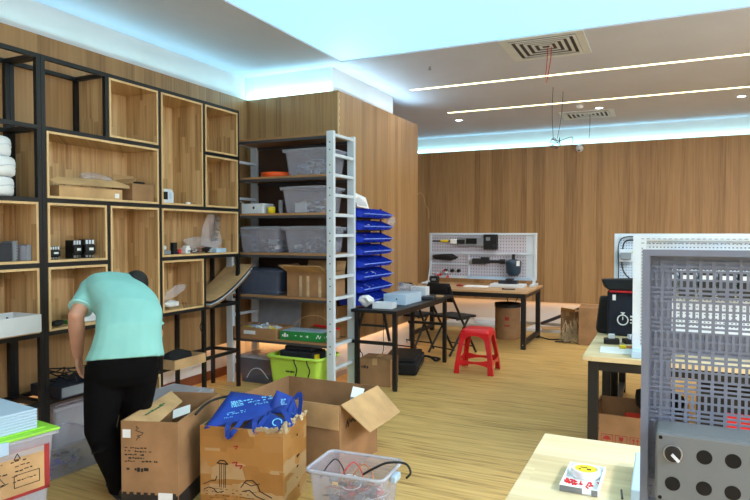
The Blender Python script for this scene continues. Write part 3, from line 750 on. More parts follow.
def cloth_bag(label, quad, thick, m='blue_cloth', handles=(), prints=(), n=8, amp=.01, seed=1):
    """soft flat bag from four corners in the taped box's own frame"""
    T = thing('cloth_bag', label, 'bag', TB.location + V((.025, 0, -.025)), TB.rotation_euler.z, 'blue fabric bags')
    A, B, C_, D = [V(q) for q in quad]; nrm = (B - A).cross(D - A).normalized(); r = random.Random(seed)
    def pt(u, v): return A * (1 - u) * (1 - v) + B * u * (1 - v) + C_ * u * v + D * (1 - u) * v
    mb = MB(); top = []; bot = []
    for j in range(n + 1):
        for i in range(n + 1):
            u, v = i / n, j / n; e = math.sin(PI * u) ** .5 * math.sin(PI * v) ** .5
            w_ = amp * math.sin(7 * u + 3 * v + seed) * e
            top.append(pt(u, v) + nrm * (thick * (.12 + .88 * e) + w_)); bot.append(pt(u, v) - nrm * (thick * .3 * e))
    N = (n + 1) ** 2; fs = []
    for j in range(n):
        for i in range(n):
            a = j * (n + 1) + i; fs += [(a, a + 1, a + n + 2, a + n + 1), (N + a, N + a + n + 1, N + a + n + 2, N + a + 1)]
    ed = [i for i in range(n + 1)] + [(j + 1) * (n + 1) - 1 for j in range(1, n + 1)] + [n * (n + 1) + i for i in range(n - 1, -1, -1)] + [j * (n + 1) for j in range(n - 1, 0, -1)]
    for k in range(len(ed)): a, b = ed[k], ed[(k + 1) % len(ed)]; fs.append((a, N + a, N + b, b))
    mb.smooth = True; mb.add(top + bot, fs); mb.build('bag_body', M[m], T)
    for hpts in handles:
        hm = MB(); P2 = spline(hpts, 6)
        for a, b in zip(P2, P2[1:]): hm.bar(a, b + (b - a) * .1, .028, .003, up=nrm)
        hm.build('handle', M[m], T)
    if prints:
        pm = MB(); U2 = (B - A).normalized(); V2 = nrm.cross(U2)
        for (u, v, kind, sz) in prints:
            c = pt(u, v) + nrm * (thick * (.12 + .88 * (math.sin(PI * u) * math.sin(PI * v)) ** .5) + amp * math.sin(7 * u + 3 * v + seed) * (math.sin(PI * u) * math.sin(PI * v)) ** .5 + .004)
            if kind == 'block': dashes(pm, c - U2 * sz / 2 + V2 * sz * .35, U2, V2, sz, sz * .7, 4, 5, dens=1, bold=.75)
            if kind == 'rows': dashes(pm, c - U2 * sz / 2, U2, V2, sz, sz * .2, 2, 6, bold=.4)
            if kind == 'ring': stroke(pm, c, U2, V2, [(sz * .5 * math.cos(a), sz * .5 * math.sin(a)) for a in [i * .55 for i in range(10)]], .006)
        pm.build('print', M['sky_print'], T)
    return T
cloth_bag('large bright blue fabric bag with pale print draped over the taped box', [(-.235, -.19, .462), (.06, -.03, .5), (.08, .15, .56), (-.21, .08, .60)], .02,
          handles=([(-.1, -.12, .5), (-.09, -.195, .49), (-.085, -.2, .43), (-.06, -.19, .46), (-.05, -.1, .5)], [(.03, -.08, .51), (.05, -.16, .51), (.06, -.17, .46), (.075, -.15, .49), (.08, -.06, .52)]),
          prints=((.3, .62, 'block', .07), (.6, .8, 'rows', .2), (.4, .38, 'rows', .12), (.32, .2, 'rows', .05), (.75, .6, 'rows', .08)), seed=1)
cloth_bag('dark blue fabric bag with round emblem at right of the taped box', [(.06, -.165, .46), (.2, -.175, .44), (.225, -.03, .475), (.07, -.03, .535)], .018, 'blue_cloth',
          handles=([(.1, .03, .54), (.15, -.02, .55), (.2, -.06, .51), (.225, -.09, .48)],), prints=((.6, .55, 'ring', .05), (.5, .25, 'rows', .07)), seed=2)
cloth_bag('navy fabric bag crumpled between the two brighter blue bags', [(-.06, -.16, .43), (.12, -.16, .43), (.14, .0, .47), (-.02, -.02, .5)], .03, 'navy_cloth', seed=3)
cloth_bag('small blue fabric bag corner with white emblem at the back of the heap', [(.03, .03, .5), (.14, .06, .5), (.16, .12, .58), (.07, .1, .62)], .015, 'blue_cloth', prints=((.6, .6, 'block', .05),), seed=5)
cloth_bag('blue fabric bag standing at the torn rear corner of the box', [(.13, .06, .48), (.22, .0, .46), (.205, .1, .5), (.16, .13, .58)], .015, 'blue_cloth', prints=((.5, .5, 'rows', .05),),
          handles=([(.17, .12, .57), (.195, .13, .6), (.215, .1, .57), (.22, .06, .5)],), seed=6)
tagm(MB().tube(spline([(0, 0, 0), (-.01, .09, .03), (-.02, .2, .035), (.03, .3, .03), (.04, .33, -.05)]), .007, 8).build('black_strap', M['black_rubber']), 'black strap hanging between the tall box and the taped box', 'strap', (-2.33, 2.62, .5), 0)

T = carton('cardboard_box', 'big open cardboard box with one flap folded out to the right', .72, .54, .45, (-2.135, 3.53, 0), 0, m='carton', flaps=(('f', 179, .15), ))
MB().plate([(.362, -.262, .452), (.362, .262, .452), (.545, .232, .30), (.545, -.232, .30)], (.005, 0, .005)).build('flap', M['carton_light'], T)
mk = MB(); dashes(mk, (.3616, -.13, .345), (0, 1, 0), (0, 0, 1), .19, .055, 1, 31, dens=1, bold=.6); stroke(mk, (.3616, -.19, .29), (0, 1, 0), (0, 0, 1), [(0, 0), (.02, .05), (.03, .0), (.05, .055)], .008)
mk.build('print', M['ink'], T)
MB().plate([(.3615, .11, .33), (.3615, .2, .3), (.3615, .2, .38)], (.0015, 0, 0)).build('paper_sticker', M['white_paper'], T)
tagm(MB().box(-.04, .04, -.05, .05, 0, .03).build('paper_slip', M['white_paper']), 'white folded paper standing inside the big open box', 'paper', (-1.87, 3.68, .4), .4).rotation_euler = (.5, .2, .4)
stuff('packing_filler', 'dim mixed items at the bottom of the big open box', 'small parts', clutter(.66, .5, .26, 40, 18, (.04, .1)), ('dark_plastic', 'carton_in', 'grey_plastic'), (-2.135, 3.53, .008))
MBx = MB().box(-.04, .04, -.04, .04, 0, .38)
tagm(MBx.build('foam_block', M['pale_plastic'], None, bevel=.004), 'pale upright block under the paper slip in the big box', 'block', (-1.87, 3.68, .01), .4)

# clear tub with cables
T = thing('plastic_tub', 'open frosted plastic tub full of cables, bottom centre', 'plastic tub', (-1.45, 2.83, 0), .07)
MB().shell(.36, .24, .29, .004, .05, .05, r=.035).build('tub', M['clear'], T)
rimp = []
for cx, cy, a0 in ((.178, .12, 0), (-.178, .12, PI / 2), (-.178, -.12, PI), (.178, -.12, 1.5 * PI)):
    for k in range(5): a = a0 + k * PI / 8; rimp.append((cx + .035 * math.cos(a), cy + .035 * math.sin(a), .288))
MB().tube(rimp, .009, 8, True).build('rim', M['frost'], T)
MB().box(.21, .24, -.04, .04, .24, .275).build('latch', M['ice_blue'], T, bevel=.006)
MB().box(-.06, -.03, -.152, -.148, .235, .25).build('maker_label', M['straw'], T)
stuff('cable_heap', 'tangled cables, plugs and adapters filling the frosted tub', 'cables', clutter(.34, .22, .2, 90, 19, (.02, .07), (0, 1, 2, 3)), ('black_rubber', 'grey_plastic', 'pale_plastic', 'red_wire'), (-1.455, 2.845, .008), .07)
o = MB().tube(spline([(-1.4, 2.83, .25), (-1.33, 2.8, .3), (-1.26, 2.82, .335), (-1.18, 2.86, .33), (-1.15, 2.86, .29), (-1.17, 2.85, .26)]), .006, 8).build('black_cable', M['black_rubber']); tag(o, 'stiff black cable arching over the right rim of the tub', 'cable')
for k, (m_, lab) in enumerate((('red_wire', 'thin red wire looping above the cables in the tub'), ('black_rubber', 'thin black wire loop at the left inside the tub'), ('copper', 'thin copper coloured wire loop at the middle of tub'))):
    x = -1.5 + (.03, -.08, .09)[k]
    o = MB().tube(spline([(x - .06, 2.8, .2), (x - .03, 2.82, .26), (x, 2.86, .29), (x + .05, 2.85, .25), (x + .07, 2.83, .2)]), .0035, 6).build('wire_loop', M[m_]); tag(o, lab, 'wire')

# ================================================================== WHITE STORAGE RACK
T = thing('storage_rack', 'tall white metal rack with ladder sides beside the black shelves', 'rack', (-3.37, 5.175, 0))
RX0, RX1, RY0, RY1 = -3.99, -2.755, 4.95, 5.4
for x in (RX0, RX1 - .075):
    for y in (RY0, RY1 - .04):
        pm = W(T).box(x, x + .075, y, y + .04, 0, 2.44); po = pm.build('post', M['white_steel'], T, bevel=.003)
        if x > -3 and y < 5:
            h_ = W(T)
            for k in range(30):
                if k % 3: h_.box(x + .03, x + .042, y - .001, y, .3 + k * .07, .312 + k * .07)
            h_.build('slots', M['dark_plastic'], po)
RUNG = (2.42, 2.235, 2.05, 1.865, 1.68, 1.49, 1.3, 1.1, .9, .69, .465, .25)
for x in (RX0, RX1 - .075):
    for z in RUNG:
        W(T).box(x + .034, x + .071, RY0 + .04, RY1 - .04, z - .028, z).build('rung', M['white_steel'], T, bevel=.002)
BZ = (2.42, 2.045, 1.69, 1.308, .892, .47)
for z in BZ:
    b = W(T).box(RX0 + .077, RX1 - .077, RY0 + .002, RY1 - .002, z - .02, z).build('shelf_board', M['shelf_board'], T)
    W(T).box(RX0 + .077, RX1 - .077, RY0 + .006, RY0 + .02, z - .045, z - .021).box(RX0 + .077, RX1 - .077, RY1 - .02, RY1, z - .045, z - .021).build('beam', M['duct'], b)
W(T).box(RX0 + .077, RX1 - .077, RY1 + .002, RY1 + .01, .9, 2.42).build('dark_sheet', M['rack_dark_sheet'], T)  # plain dark brown sheet behind the upper levels
def rk(x, z): return (x, 5.17, z + .001)
tote('storage_box', 'clear lidded storage box on the top level of the white rack', .46, .4, .235, (-3.075, 5.17, BZ[1] + .001), 0, m='clear', lid='frost')
stuff('cable_coils', 'bluish coiled cables inside the topmost clear storage box', 'cables', clutter(.36, .32, .13, 40, 81, (.03, .07)), ('ice_blue', 'grey_plastic', 'smoke'), (-3.075, 5.17, BZ[1] + .007))
T = thing('orange_dish', 'flat orange round plastic dish on the top level of rack', 'dish', (-3.5, 5.13, BZ[1] + .001)); MB().lathe((0, 0, 0), [(0, 0), (.14, 0), (.155, .012), (.15, .05), (.142, .05), (.14, .015), (0, .012)], 32).build('dish', M['orange'], T)
tote('storage_box', 'clear lidded box holding a white card, second rack level', .46, .4, .235, (-3.105, 5.17, BZ[2] + .001), 0, m='clear', lid='frost')
tagm(MB().box(-.06, .06, -.01, .01, 0, .09).build('white_card', M['white_paper']), 'white card standing inside the second level clear box', 'card', (-3.15, 5.02, BZ[2] + .008))
stuff('device_parts', 'grey device parts inside the box on second rack level', 'small parts', clutter(.36, .28, .12, 40, 82, (.03, .07)), ('grey_plastic', 'carton_light', 'pale_plastic'), (-3.105, 5.19, BZ[2] + .007))
T = thing('router_box', 'white router with a cable at left of second rack level', 'router', (-3.72, 5.06, BZ[2] + .001))
MB().box(-.1, .16, -.08, .1, 0, .1).build('case', M['pale_plastic'], T, bevel=.005); MB().box(.04, .06, -.083, -.08, .045, .07).build('mark', M['dark_plastic'], T)
MB().tube(spline([(-.08, -.07, .1), (-.1, -.1, .12), (-.14, -.1, .09), (-.12, -.12, .02)]), .004, 6).build('cable', M['pale_plastic'], T)
T = thing('jar', 'small jar of yellow putty beside the white router', 'jar', (-3.495, 5.03, BZ[2] + .001)); MB().lathe((0, 0, 0), [(0, 0), (.036, 0), (.038, .06), (.03, .065), (0, .065)], 20).build('jar_body', M['yellow'], T); MB().lathe((0, 0, 0), [(.032, .066), (.032, .082), (0, .082)], 20).build('lid', M['clear'], T)
T = thing('clear_tube', 'slim clear upright tube right of the yellow jar', 'tube', (-3.4, 5.05, BZ[2] + .001)); MB().lathe((0, 0, 0), [(0, 0), (.022, 0), (.022, .13), (.019, .13), (.019, .004)], 16).build('tube_wall', M['clear'], T)
tote('storage_box', 'clear lidded box left of the pair on third rack level', .47, .4, .235, (-3.62, 5.17, BZ[3] + .001), 0, m='clear', lid='frost')
stuff('metal_fittings', 'dark metal fittings inside the left box, third rack level', 'small parts', clutter(.38, .32, .11, 70, 83, (.02, .06)), ('smoke', 'dark_plastic', 'steel'), (-3.62, 5.17, BZ[3] + .007))
tote('storage_box', 'clear lidded box right of the pair on third rack level', .46, .4, .235, (-3.085, 5.17, BZ[3] + .001), 0, m='clear', lid='frost')
stuff('metal_fittings', 'dark metal fittings inside the right box, third rack level', 'small parts', clutter(.38, .32, .12, 70, 84, (.02, .06)), ('smoke', 'dark_plastic', 'steel'), (-3.085, 5.17, BZ[3] + .007))
tote('storage_box', 'smoky grey lidded box on the fourth rack level', .5, .4, .235, (-3.63, 5.17, BZ[4] + .001), 0, m='smoke', lid='smoke')
T = carton('cardboard_box', 'open brown cardboard box with pink tape strips, fourth rack level', .44, .36, .235, (-3.07, 5.17, BZ[4] + .001), 0, flaps=(('f', 62, .14), ('l', 60, .12), ('b', 20, .1)))
s_ = MB()
for x in (-.08, 0, .13): s_.box(x, x + .03, -.1825, -.181, .0, .2)
s_.box(.221, .2225, -.1, -.06, 0, .2); s_.build('tape', M['straw'], T)
T = carton('cardboard_tray', 'long brown open cardboard tray at the left of fifth rack level', .53, .33, .095, (-3.66, 5.12, BZ[5] + .001), 0, m='carton', flaps=())
MB().box(-.12, .02, -.1675, -.1655, .03, .065).build('paper_sticker', M['pale_plastic'], T)
stuff('paper_scraps', 'white, yellow and blue odds and ends in the long tray', 'small parts', clutter(.48, .28, .09, 40, 85, (.03, .08), (0, 1, 2)), ('pale_plastic', 'ice_blue', 'yellow'), (-3.66, 5.12, BZ[5] + .008))
T = thing('grey_board', 'dark grey board leaning at the back of fifth rack level', 'board', (-3.63, 5.36, BZ[5] + .001)); MB().plate([(-.26, -.03, 0), (.26, -.03, 0), (.26, .02, .33), (-.26, .02, .33)], (0, .01, 0)).build('board', M['grey_plastic'], T)
T = thing('product_box', 'low green printed cardboard box on the fifth rack level', 'box', (-3.13, 5.08, BZ[5] + .001), .05)
MB().box(-.235, .235, -.1, .13, 0, .085).build('box_body', M['green_card'], T, bevel=.002)
MB().box(-.22, .22, -.09, .12, .0855, .088).build('inner_sheet', M['ice_blue'], T)
mk = MB(); dashes(mk, (-.21, -.1015, .065), (1, 0, 0), (0, 0, 1), .08, .04, 1, 4, dens=1, bold=.9); dashes(mk, (-.09, -.1015, .055), (1, 0, 0), (0, 0, 1), .2, .02, 1, 5, bold=.8)
stroke(mk, (.16, -.1015, .03), (1, 0, 0), (0, 0, 1), [(0, 0), (.02, .035), (.035, .0), (.05, .03)], .007)
dashes(mk, (.2365, -.08, .055), (0, 1, 0), (0, 0, 1), .18, .02, 1, 15, bold=.8); mk.build('print', M['white_paper'], T)
o = MB().cyl((-3.17, 5.3, BZ[5] + .105), (-2.86, 5.25, BZ[5] + .095), .013, 10).build('red_rod', M['red_plastic']); tag(o, 'thin red rod lying behind the green printed box', 'rod')
tagm(MB().box(-.17, .17, -.03, .03, 0, .09).build('parcel', M['carton_in'], None, bevel=.003), 'narrow brown parcel under the red rod behind green box', 'parcel', (-3.04, 5.27, BZ[5] + .001), -.15)
o = MB().tube(spline([(-3.35, 5.2, BZ[5] + .1), (-3.28, 5.2, BZ[5] + .17), (-3.16, 5.2, BZ[5] + .215), (-3.03, 5.2, BZ[5] + .21), (-2.96, 5.2, BZ[5] + .16), (-2.94, 5.2, BZ[5] + .1)]), .004, 6).build('wire_arc', M['carton_light']); tag(o, 'pale stiff wire arching above the green printed box', 'wire')
T = tote('storage_box', 'dim grey lidded box on the floor under the white rack', .48, .4, .25, (-3.66, 5.2, 0), 0, m='smoke', lid='frost')
MB().tube(spline([(-.12, -.2, .05), (-.05, -.205, .14), (.05, -.205, .15), (.14, -.2, .06)]), .004, 6).build('carry_wire', M['pale_plastic'], T)
# lime crate
T = thing('plastic_crate', 'yellow green plastic crate full of black gear under the rack', 'crate', (-3.165, 5.08, 0))
MB().shell(.5, .33, .325, .005, .07, .05, r=.04).build('tub', M['crate_lime'], T)
rp = []
for cx, cy, a0 in ((.245, .15, 0), (-.245, .15, PI / 2), (-.245, -.15, PI), (.245, -.15, 1.5 * PI)):
    for k in range(5): a = a0 + k * PI / 8; rp.append((cx + .05 * math.cos(a), cy + .05 * math.sin(a), .318))
MB().tube(rp, .016, 8, True).build('rim', M['crate_lime'], T)
mk = MB(); dashes(mk, (-.08, -.187, .2), (1, 0, 0), (0, 0, 1), .09, .022, 1, 15, dens=1, bold=.6); mk.build('print', M['ink'], T)
T = thing('black_case', 'black equipment case lying on top in the green crate', 'equipment case', (-3.16, 5.08, .27)); MB().box(-.2, .18, -.12, .12, 0, .1).box(-.17, .15, -.08, .12, .1, .14).build('case', M['dark_plastic'], T, bevel=.012)
MB().box(-.215, -.2, -.1, -.04, .02, .07).box(.18, .2, -.1, -.04, .02, .08).build('yellow_bumper', M['yellow'], T)
for k, (x, lab) in enumerate(((-3.13, 'left one of two black cords hanging over the crate rim'), (-2.99, 'right one of two black cords hanging over the crate rim'))):
    o = MB().tube(spline([(x - .02, 4.97, .38), (x + .01, 4.9, .345), (x - .005, 4.865, .3), (x + .02, 4.872, .22), (x + .0, 4.88, .14), (x + .025, 4.895, .08)]), .006, 6).build('hanging_cable', M['black_rubber']); tag(o, lab, 'cord', 'cords over the green crate')

# ================================================================== BLACK TABLE WITH BLUE PARTS BINS
TZ = .765
T = thing('side_table', 'black narrow steel table carrying the blue parts bins', 'table', (-2.525, 6.1, 0))
W(T).box(-2.75, -2.27, 5.28, 7.0, TZ - .03, TZ).build('table_top', M['black_steel'], T, bevel=.003)
for x in (-2.7, -2.3):
    for y in (5.3, 6.75):
        lg = W(T).box(x - .02, x + .02, y, y + .04, 0.02, TZ - .03).build('leg', M['black_steel'], T)
        W(T).cyl((x, y + .02, 0), (x, y + .02, .02), .024, 12).build('foot', M['black_rubber'], lg)
for y in (5.305, 6.755): W(T).box(-2.75, -2.32, y, y + .03, .43, .46).build('stretcher', M['black_steel'], T)
W(T).bar((-2.72, 5.33, .47), (-2.64, 5.33, .735), .022).bar((-2.36, 5.33, .47), (-2.42, 5.33, .735), .022).box(-2.66, -2.4, 5.32, 5.34, .6, .62).build('fold_bracket', M['black_steel'], T)
for x in (-2.728, -2.3): W(T).box(x - .012, x + .012, 5.34, 6.75, TZ - .06, TZ - .031).build('apron', M['black_steel'], T)
# bin rack
BY0, BW, NT, NB = 5.43, .142, 8, 5
T = thing('bin_rack', 'black wire rack that carries the tiers of blue bins', 'rack', (-2.85, 5.78, TZ))
for y in (5.42, 6.15):
    for x in (-2.965, -2.83): W(T).box(x - .008, x + .008, y - .008, y + .008, TZ, TZ + 1.0).build('upright', M['black_steel'], T)
zt = [TZ + .014 + k * .1255 for k in range(NT)]
for z in zt:
    for x in (-2.95, -2.8): W(T).box(x - .006, x + .006, 5.42, 6.15, z - .012, z - .002).build('rail', M['black_steel'], T)
bn = None; tn = ('bottom', 'second lowest', 'third lowest', 'fourth lowest', 'fourth highest', 'third highest', 'second highest', 'top'); cn = ('nearest the white rack', 'second from the white rack', 'in the middle', 'second from the far end', 'at the far end')
for k in range(NT):
    for j in range(NB):
        lab = 'blue plastic parts bin, %s tier, %s' % (tn[k], cn[j]); loc = (-2.83, BY0 + .0 + BW * (j + .5), zt[k])
        if bn is None:
            bn = thing('parts_bin', lab, 'parts bin', loc, 0, 'blue parts bins')
            h, hw, t_ = .1, BW / 2 - .006, .003
            xb, xf = -.13, .15
            side = [(xb, 0), (xf - .04, 0), (xf, .034), (xf - .003, .042), (xf - .15, h), (xb, h)]
            mb = MB()
            for s_ in (-1, 1): mb.plate([(x, s_ * hw - (t_ if s_ > 0 else 0), z) for x, z in side], (0, t_, 0))
            mb.box(xb, xf - .02, -hw + t_, hw - t_, 0, t_).box(xb, xb + t_, -hw + t_, hw - t_, t_, h)
            mb.plate([(xf - .042, -hw + t_, 0), (xf - .042, hw - t_, 0), (xf - .002, hw - t_, .032), (xf - .002, -hw + t_, .032)], (.004, 0, 0))
            mb.build('bin_body', M['blue_bin'], bn, bevel=.001, seg=1)
            MB().box(xf - .004, xf + .008, -hw, hw, .03, .04).build('lip', M['bin_lip'], bn)
        else: dup(bn, loc, 0, lab)
        q = (k * 7 + j * 3) % 5
        if q in (0, 2, 3):
            stuff('bin_contents', 'loose small parts inside the %s tier bin %s' % (tn[k], cn[j]), 'small parts', clutter(.2, .11, .03, 14, k * 9 + j, (.02, .04), (0, 1)), (('pale_plastic', 'grey_plastic'), ('dark_plastic', 'steel'), ('red_plastic', 'pale_plastic'), ('blue_bin', 'ice_blue'))[(k + j) % 4 if q else 0], (-2.82, loc[1], zt[k] + .004))
tagm(crumple((.2, .26, .13), 71, 2, amt=.2).build('plastic_bag', M['bag_film']), 'crumpled clear plastic bag on top of the blue bins', 'plastic bag', (-2.86, 5.6, zt[-1] + .089))
T = thing('paper_sheet', 'white creased paper sheet sticking up on the blue bins', 'paper', (-2.79, 5.6, zt[-1] + .091))
MB().plate([(0, -.1, .02), (.02, .13, .0), (-.04, .17, .12), (-.06, -.03, .16), (-.04, -.08, .1)], (.002, 0, 0)).build('sheet', M['white_paper'], T)
tagm(crumple((.1, .14, .1), 72, 2, amt=.2).build('plastic_bag', M['bag_film']), 'small clear bag bulging from the bins at the far end', 'plastic bag', (-2.68, 6.1, zt[6] + .05))
# things on table
T = thing('tissue_box', 'pale blue rectangular carton on black table below the bins', 'box', (-2.5, 6.0, TZ + .001), .0)
MB().box(-.12, .13, -.24, .2, 0, .105).build('box_body', M['ice_blue'], T, bevel=.003); MB().box(.02, .035, -.2415, -.24, .05, .065).build('mark', M['ink'], T)
tagm(crumple((.2, .28, .1), 73, 2, amt=.25).build('bubble_wrap', M['bag_film']), 'crumpled clear bubble wrap on the pale blue carton', 'plastic wrap', (-2.52, 6.1, TZ + .107))
T = thing('small_white_box', 'little white open box at near end of black table', 'box', (-2.48, 5.48, TZ + .001), .1)
MB().shell(.2, .15, .055, .004).build('box_body', M['pale_plastic'], T)
tagm(crumple((.14, .1, .11), 74, 2, amt=.3).build('tissue', M['white_paper']), 'crumpled white tissue beside the little white box', 'tissue', (-2.66, 5.44, TZ + .001))
T = thing('white_carton', 'upright white carton on the far half of black table', 'box', (-2.5, 6.5, TZ + .001), .0); MB().box(-.09, .09, -.06, .06, 0, .13).build('box_body', M['pale_plastic'], T, bevel=.003)
tagm(MB().box(-.07, .07, -.1, .1, 0, .035).build('tool_pouch', M['dark_plastic'], None, bevel=.008), 'flat dark reddish pouch on the black table edge', 'pouch', (-2.37, 6.42, TZ + .001), .2)
tagm(MB().box(-.04, .04, -.05, .05, 0, .012).build('adhesive_note', M['carton_light']), 'small tan card at the far end of black table', 'card', (-2.35, 6.72, TZ + .001))
# under table
T = closed_carton('cardboard_box', 'brown cardboard box on the floor under the black table', (.32, .26, .27), (-2.565, 5.535, 0), .1)
mk = MB(); dashes(mk, (-.14, -.1318, .2), (1, 0, 0), (0, 0, 1), .12, .03, 1, 66, dens=1, bold=.7); mk.build('print', M['ink'], T)
MB().box(-.11, .1, -.1, -.04, .271, .273).build('top_slot', M['carton_in'], T)
T = thing('laptop_bag', 'black soft laptop bag lying on floor under black table', 'bag', (-2.62, 6.3, 0), .25)
b_ = MB().box(-.2, .2, -.4, .32, .01, .13).box(-.17, .18, -.36, .28, .13, .17); b_.build('bag_body', M['black_fabric'], T, bevel=.03, seg=3)
MB().box(.2, .212, -.3, .2, .06, .08).build('zip', M['dark_plastic'], T)
MB().tube(spline([(.15, .3, .08), (.25, .42, .05), (.32, .36, .02), (.36, .5, .015), (.22, .55, .02)]), .012, 8).build('shoulder_strap', M['black_fabric'], T)
T = thing('wall_plug', 'black power plug in a white socket on column skirting', 'plug', (-3.08, 6.02, .2))
MB().box(0, .008, -.06, .06, -.04, .04).build('socket_plate', M['white_paper'], T, bevel=.003); MB().box(.0085, .05, -.0, .04, -.02, .02).build('plug_body', M['black_rubber'], T, bevel=.006)
MB().tube(spline([(.05, .02, 0), (.08, .02, -.04), (.06, .04, -.12), (.1, .1, -.16), (.2, .2, -.19)]), .005, 6).build('power_cord', M['black_rubber'], T)
MB().tube(spline([(.25, .2, .5), (.24, .22, .2), (.2, .3, -.05), (.15, .2, -.19)]), .004, 6).build('thin_cord', M['black_rubber'], T)

# ================================================================== RED STOOL
T = thing('plastic_stool', 'red plastic stool standing alone on the open floor', 'stool', (-1.83, 6.5, 0), .05)
SH = .47
mb = MB(); a = .15
rp = lambda hw, z, r: [(cx + r * math.cos(a0 + k * PI / 8), cy + r * math.sin(a0 + k * PI / 8), z) for cx, cy, a0 in ((hw - r, hw - r, 0), (-hw + r, hw - r, PI / 2), (-hw + r, -hw + r, PI), (hw - r, -hw + r, 1.5 * PI)) for k in range(5)]
R4 = [rp(a - .02, SH - .0, .035), rp(a, SH - .012, .04), rp(a + .012, SH - .06, .04), rp(a + .006, SH - .06, .04), rp(a - .006, SH - .02, .04)]
n = 20; vs = [p_ for g in R4 for p_ in g]; fs = [tuple(range(n)), tuple(range(4 * n, 5 * n))[::-1]]
for i in range(4):
    for k in range(n): fs.append((i * n + k, (i + 1) * n + k, (i + 1) * n + (k + 1) % n, i * n + (k + 1) % n))
mb.add(vs, fs, True); mb.build('seat', M['red_plastic'], T)
for sx in (-1, 1):
    for sy in (-1, 1):
        mb = MB(); prof = []
        for z, c, w_ in ((SH - .05, a + .005, .08), (SH - .11, a + .014, .058), (.2, .188, .048), (.1, .202, .052), (.0, .213, .062)):
            prof.append([(sx * c, sy * c, z), (sx * (c - w_), sy * c, z), (sx * (c - w_), sy * (c - .012), z), (sx * (c - .012), sy * (c - .012), z), (sx * (c - .012), sy * (c - w_), z), (sx * c, sy * (c - w_), z)])
        vs = [p_ for g in prof for p_ in g]; fs = [(0, 1, 2, 3, 4, 5), tuple(24 + i for i in range(6))]
        for i in range(4):
            for k in range(6): fs.append((i * 6 + k, i * 6 + (k + 1) % 6, (i + 1) * 6 + (k + 1) % 6, (i + 1) * 6 + k))
        mb.add(vs, fs).build('leg', M['red_plastic'], T, bevel=.003)
for s_ in range(4):
    mb = MB(); c = .197; pts = [(-c + .02, .07), (-c + .02, .16)] + [(-c + .05 + (2 * c - .1) * i / 8, .155 - .02 * math.sin(PI * i / 8)) for i in range(9)] + [(c - .02, .16), (c - .02, .07)] + [(c - .05 - (2 * c - .1) * i / 8, .085 + .025 * math.sin(PI * i / 8)) for i in range(9)]
    mb.plate([(x, -c, z) for x, z in pts], (0, .01, 0)); mb.xform(Matrix.Rotation(s_ * PI / 2, 4, 'Z')); mb.build('stretcher', M['red_plastic'], T)
    mb = MB(); c = a + .008; pts = [(-c + .01, SH - .04), (c - .01, SH - .04), (c + .01, SH - .15)] + [((c - .04) * math.cos(t_), SH - .15 + .085 * math.sin(t_)) for t_ in [i * PI / 8 for i in range(9)]] + [(-c - .01, SH - .15)]
    mb.plate([(x, -c - .006, z) for x, z in pts], (0, .006, 0)); mb.xform(Matrix.Rotation(s_ * PI / 2, 4, 'Z')); mb.build('apron', M['red_plastic'], T)

# ================================================================== FOLDING CHAIR
T = thing('folding_chair', 'black folding chair with seat drawn toward far workbench, nearer the red stool', 'chair', (-2.4, 7.36, 0), -.42)
for s_ in (-1, 1):
    x = s_ * .2
    MB().tube([(x * .9, -.25, .86), (x, -.21, .7), (x, .0, .36), (x, .22, 0.01)], .015, 8).build('back_upright', M['black_steel'], T)
    MB().tube([(x * .88, .1, .44), (x * .88, -.05, .25), (x * .88, -.24, 0.01)], .014, 8).build('rear_leg', M['black_steel'], T)
    MB().bar((x * .95, -.13, .445), (x * .95, .1, .445), .02).build('seat_rail', M['black_steel'], T)
MB().box(-.21, .21, -.16, .22, .45, .48).build('seat', M['black_fabric'], T, bevel=.014, seg=3)
pl = [(-.18 + .045 * i, -.235 - .03 * math.sin(PI * i / 8)) for i in range(9)]
mb = MB()
vs = [(x, y, z) for z, dy in ((.66, .035), (.78, .0), (.885, -.02)) for x, y in [(p_[0], p_[1] + dy) for p_ in pl]]
mb.add(vs, [(r_ * 9 + i, r_ * 9 + i + 1, r_ * 9 + i + 10, r_ * 9 + i + 9) for r_ in range(2) for i in range(8)], True); mb.build('backrest', M['black_fabric'], T, solid=.018)
for y, z in ((.165, .09), (-.18, .08)): MB().bar((-.2, y, z), (.2, y, z), .014).build('stretcher', M['black_steel'], T)
dup(T, (-2.93, 7.3, 0), -.2, 'black folding chair partly hidden behind the black side table')

# ================================================================== WORK BENCHES
def bench(label, x0, x1, y0, y1, top, z=.75, rail=True):
    T = thing('workbench', label, 'table', ((x0 + x1) / 2, (y0 + y1) / 2, 0), 0)
    W(T).box(x0, x1, y0, y1, z - .03, z).build('table_top', M[top], T, bevel=.003)
    i_ = .03
    for x in (x0 + i_, x1 - i_ - .06):
        for y in (y0 + i_, y1 - i_ - .06): 
            lg = W(T).box(x, x + .06, y, y + .06, 0, z - .03).build('leg', M['black_steel'], T, bevel=.002)
            W(T).cyl((x + .03, y - .002, .06), (x + .03, y, .06), .007, 8).build('bolt', M['steel'], lg)
        if rail: W(T).box(x + .005, x + .055, y0 + i_ + .06, y1 - i_ - .06, .05, .1).build('foot_rail', M['black_steel'], T)
        W(T).box(x + .005, x + .055, y0 + i_ + .06, y1 - i_ - .06, z - .09, z - .031).build('side_rail', M['black_steel'], T)
    for y in (y0 + i_ + .005, y1 - i_ - .055): W(T).box(x0 + i_ + .06, x1 - i_ - .06, y, y + .05, z - .09, z - .031).build('long_rail', M['black_steel'], T)
    return T
bench('wood topped workbench by the far wall carrying the tool pegboard', -3.3, -1.575, 7.88, 9.0, 'bench_top_far')
bench('pale wood workbench right of centre with black leg and bag on it', -.45, 1.3, 3.93, 5.02, 'bench_top', rail=False)
bench('pale wood workbench hidden behind the black bag, only a foot showing', -.41, 1.34, 5.1, 6.28, 'bench_top')
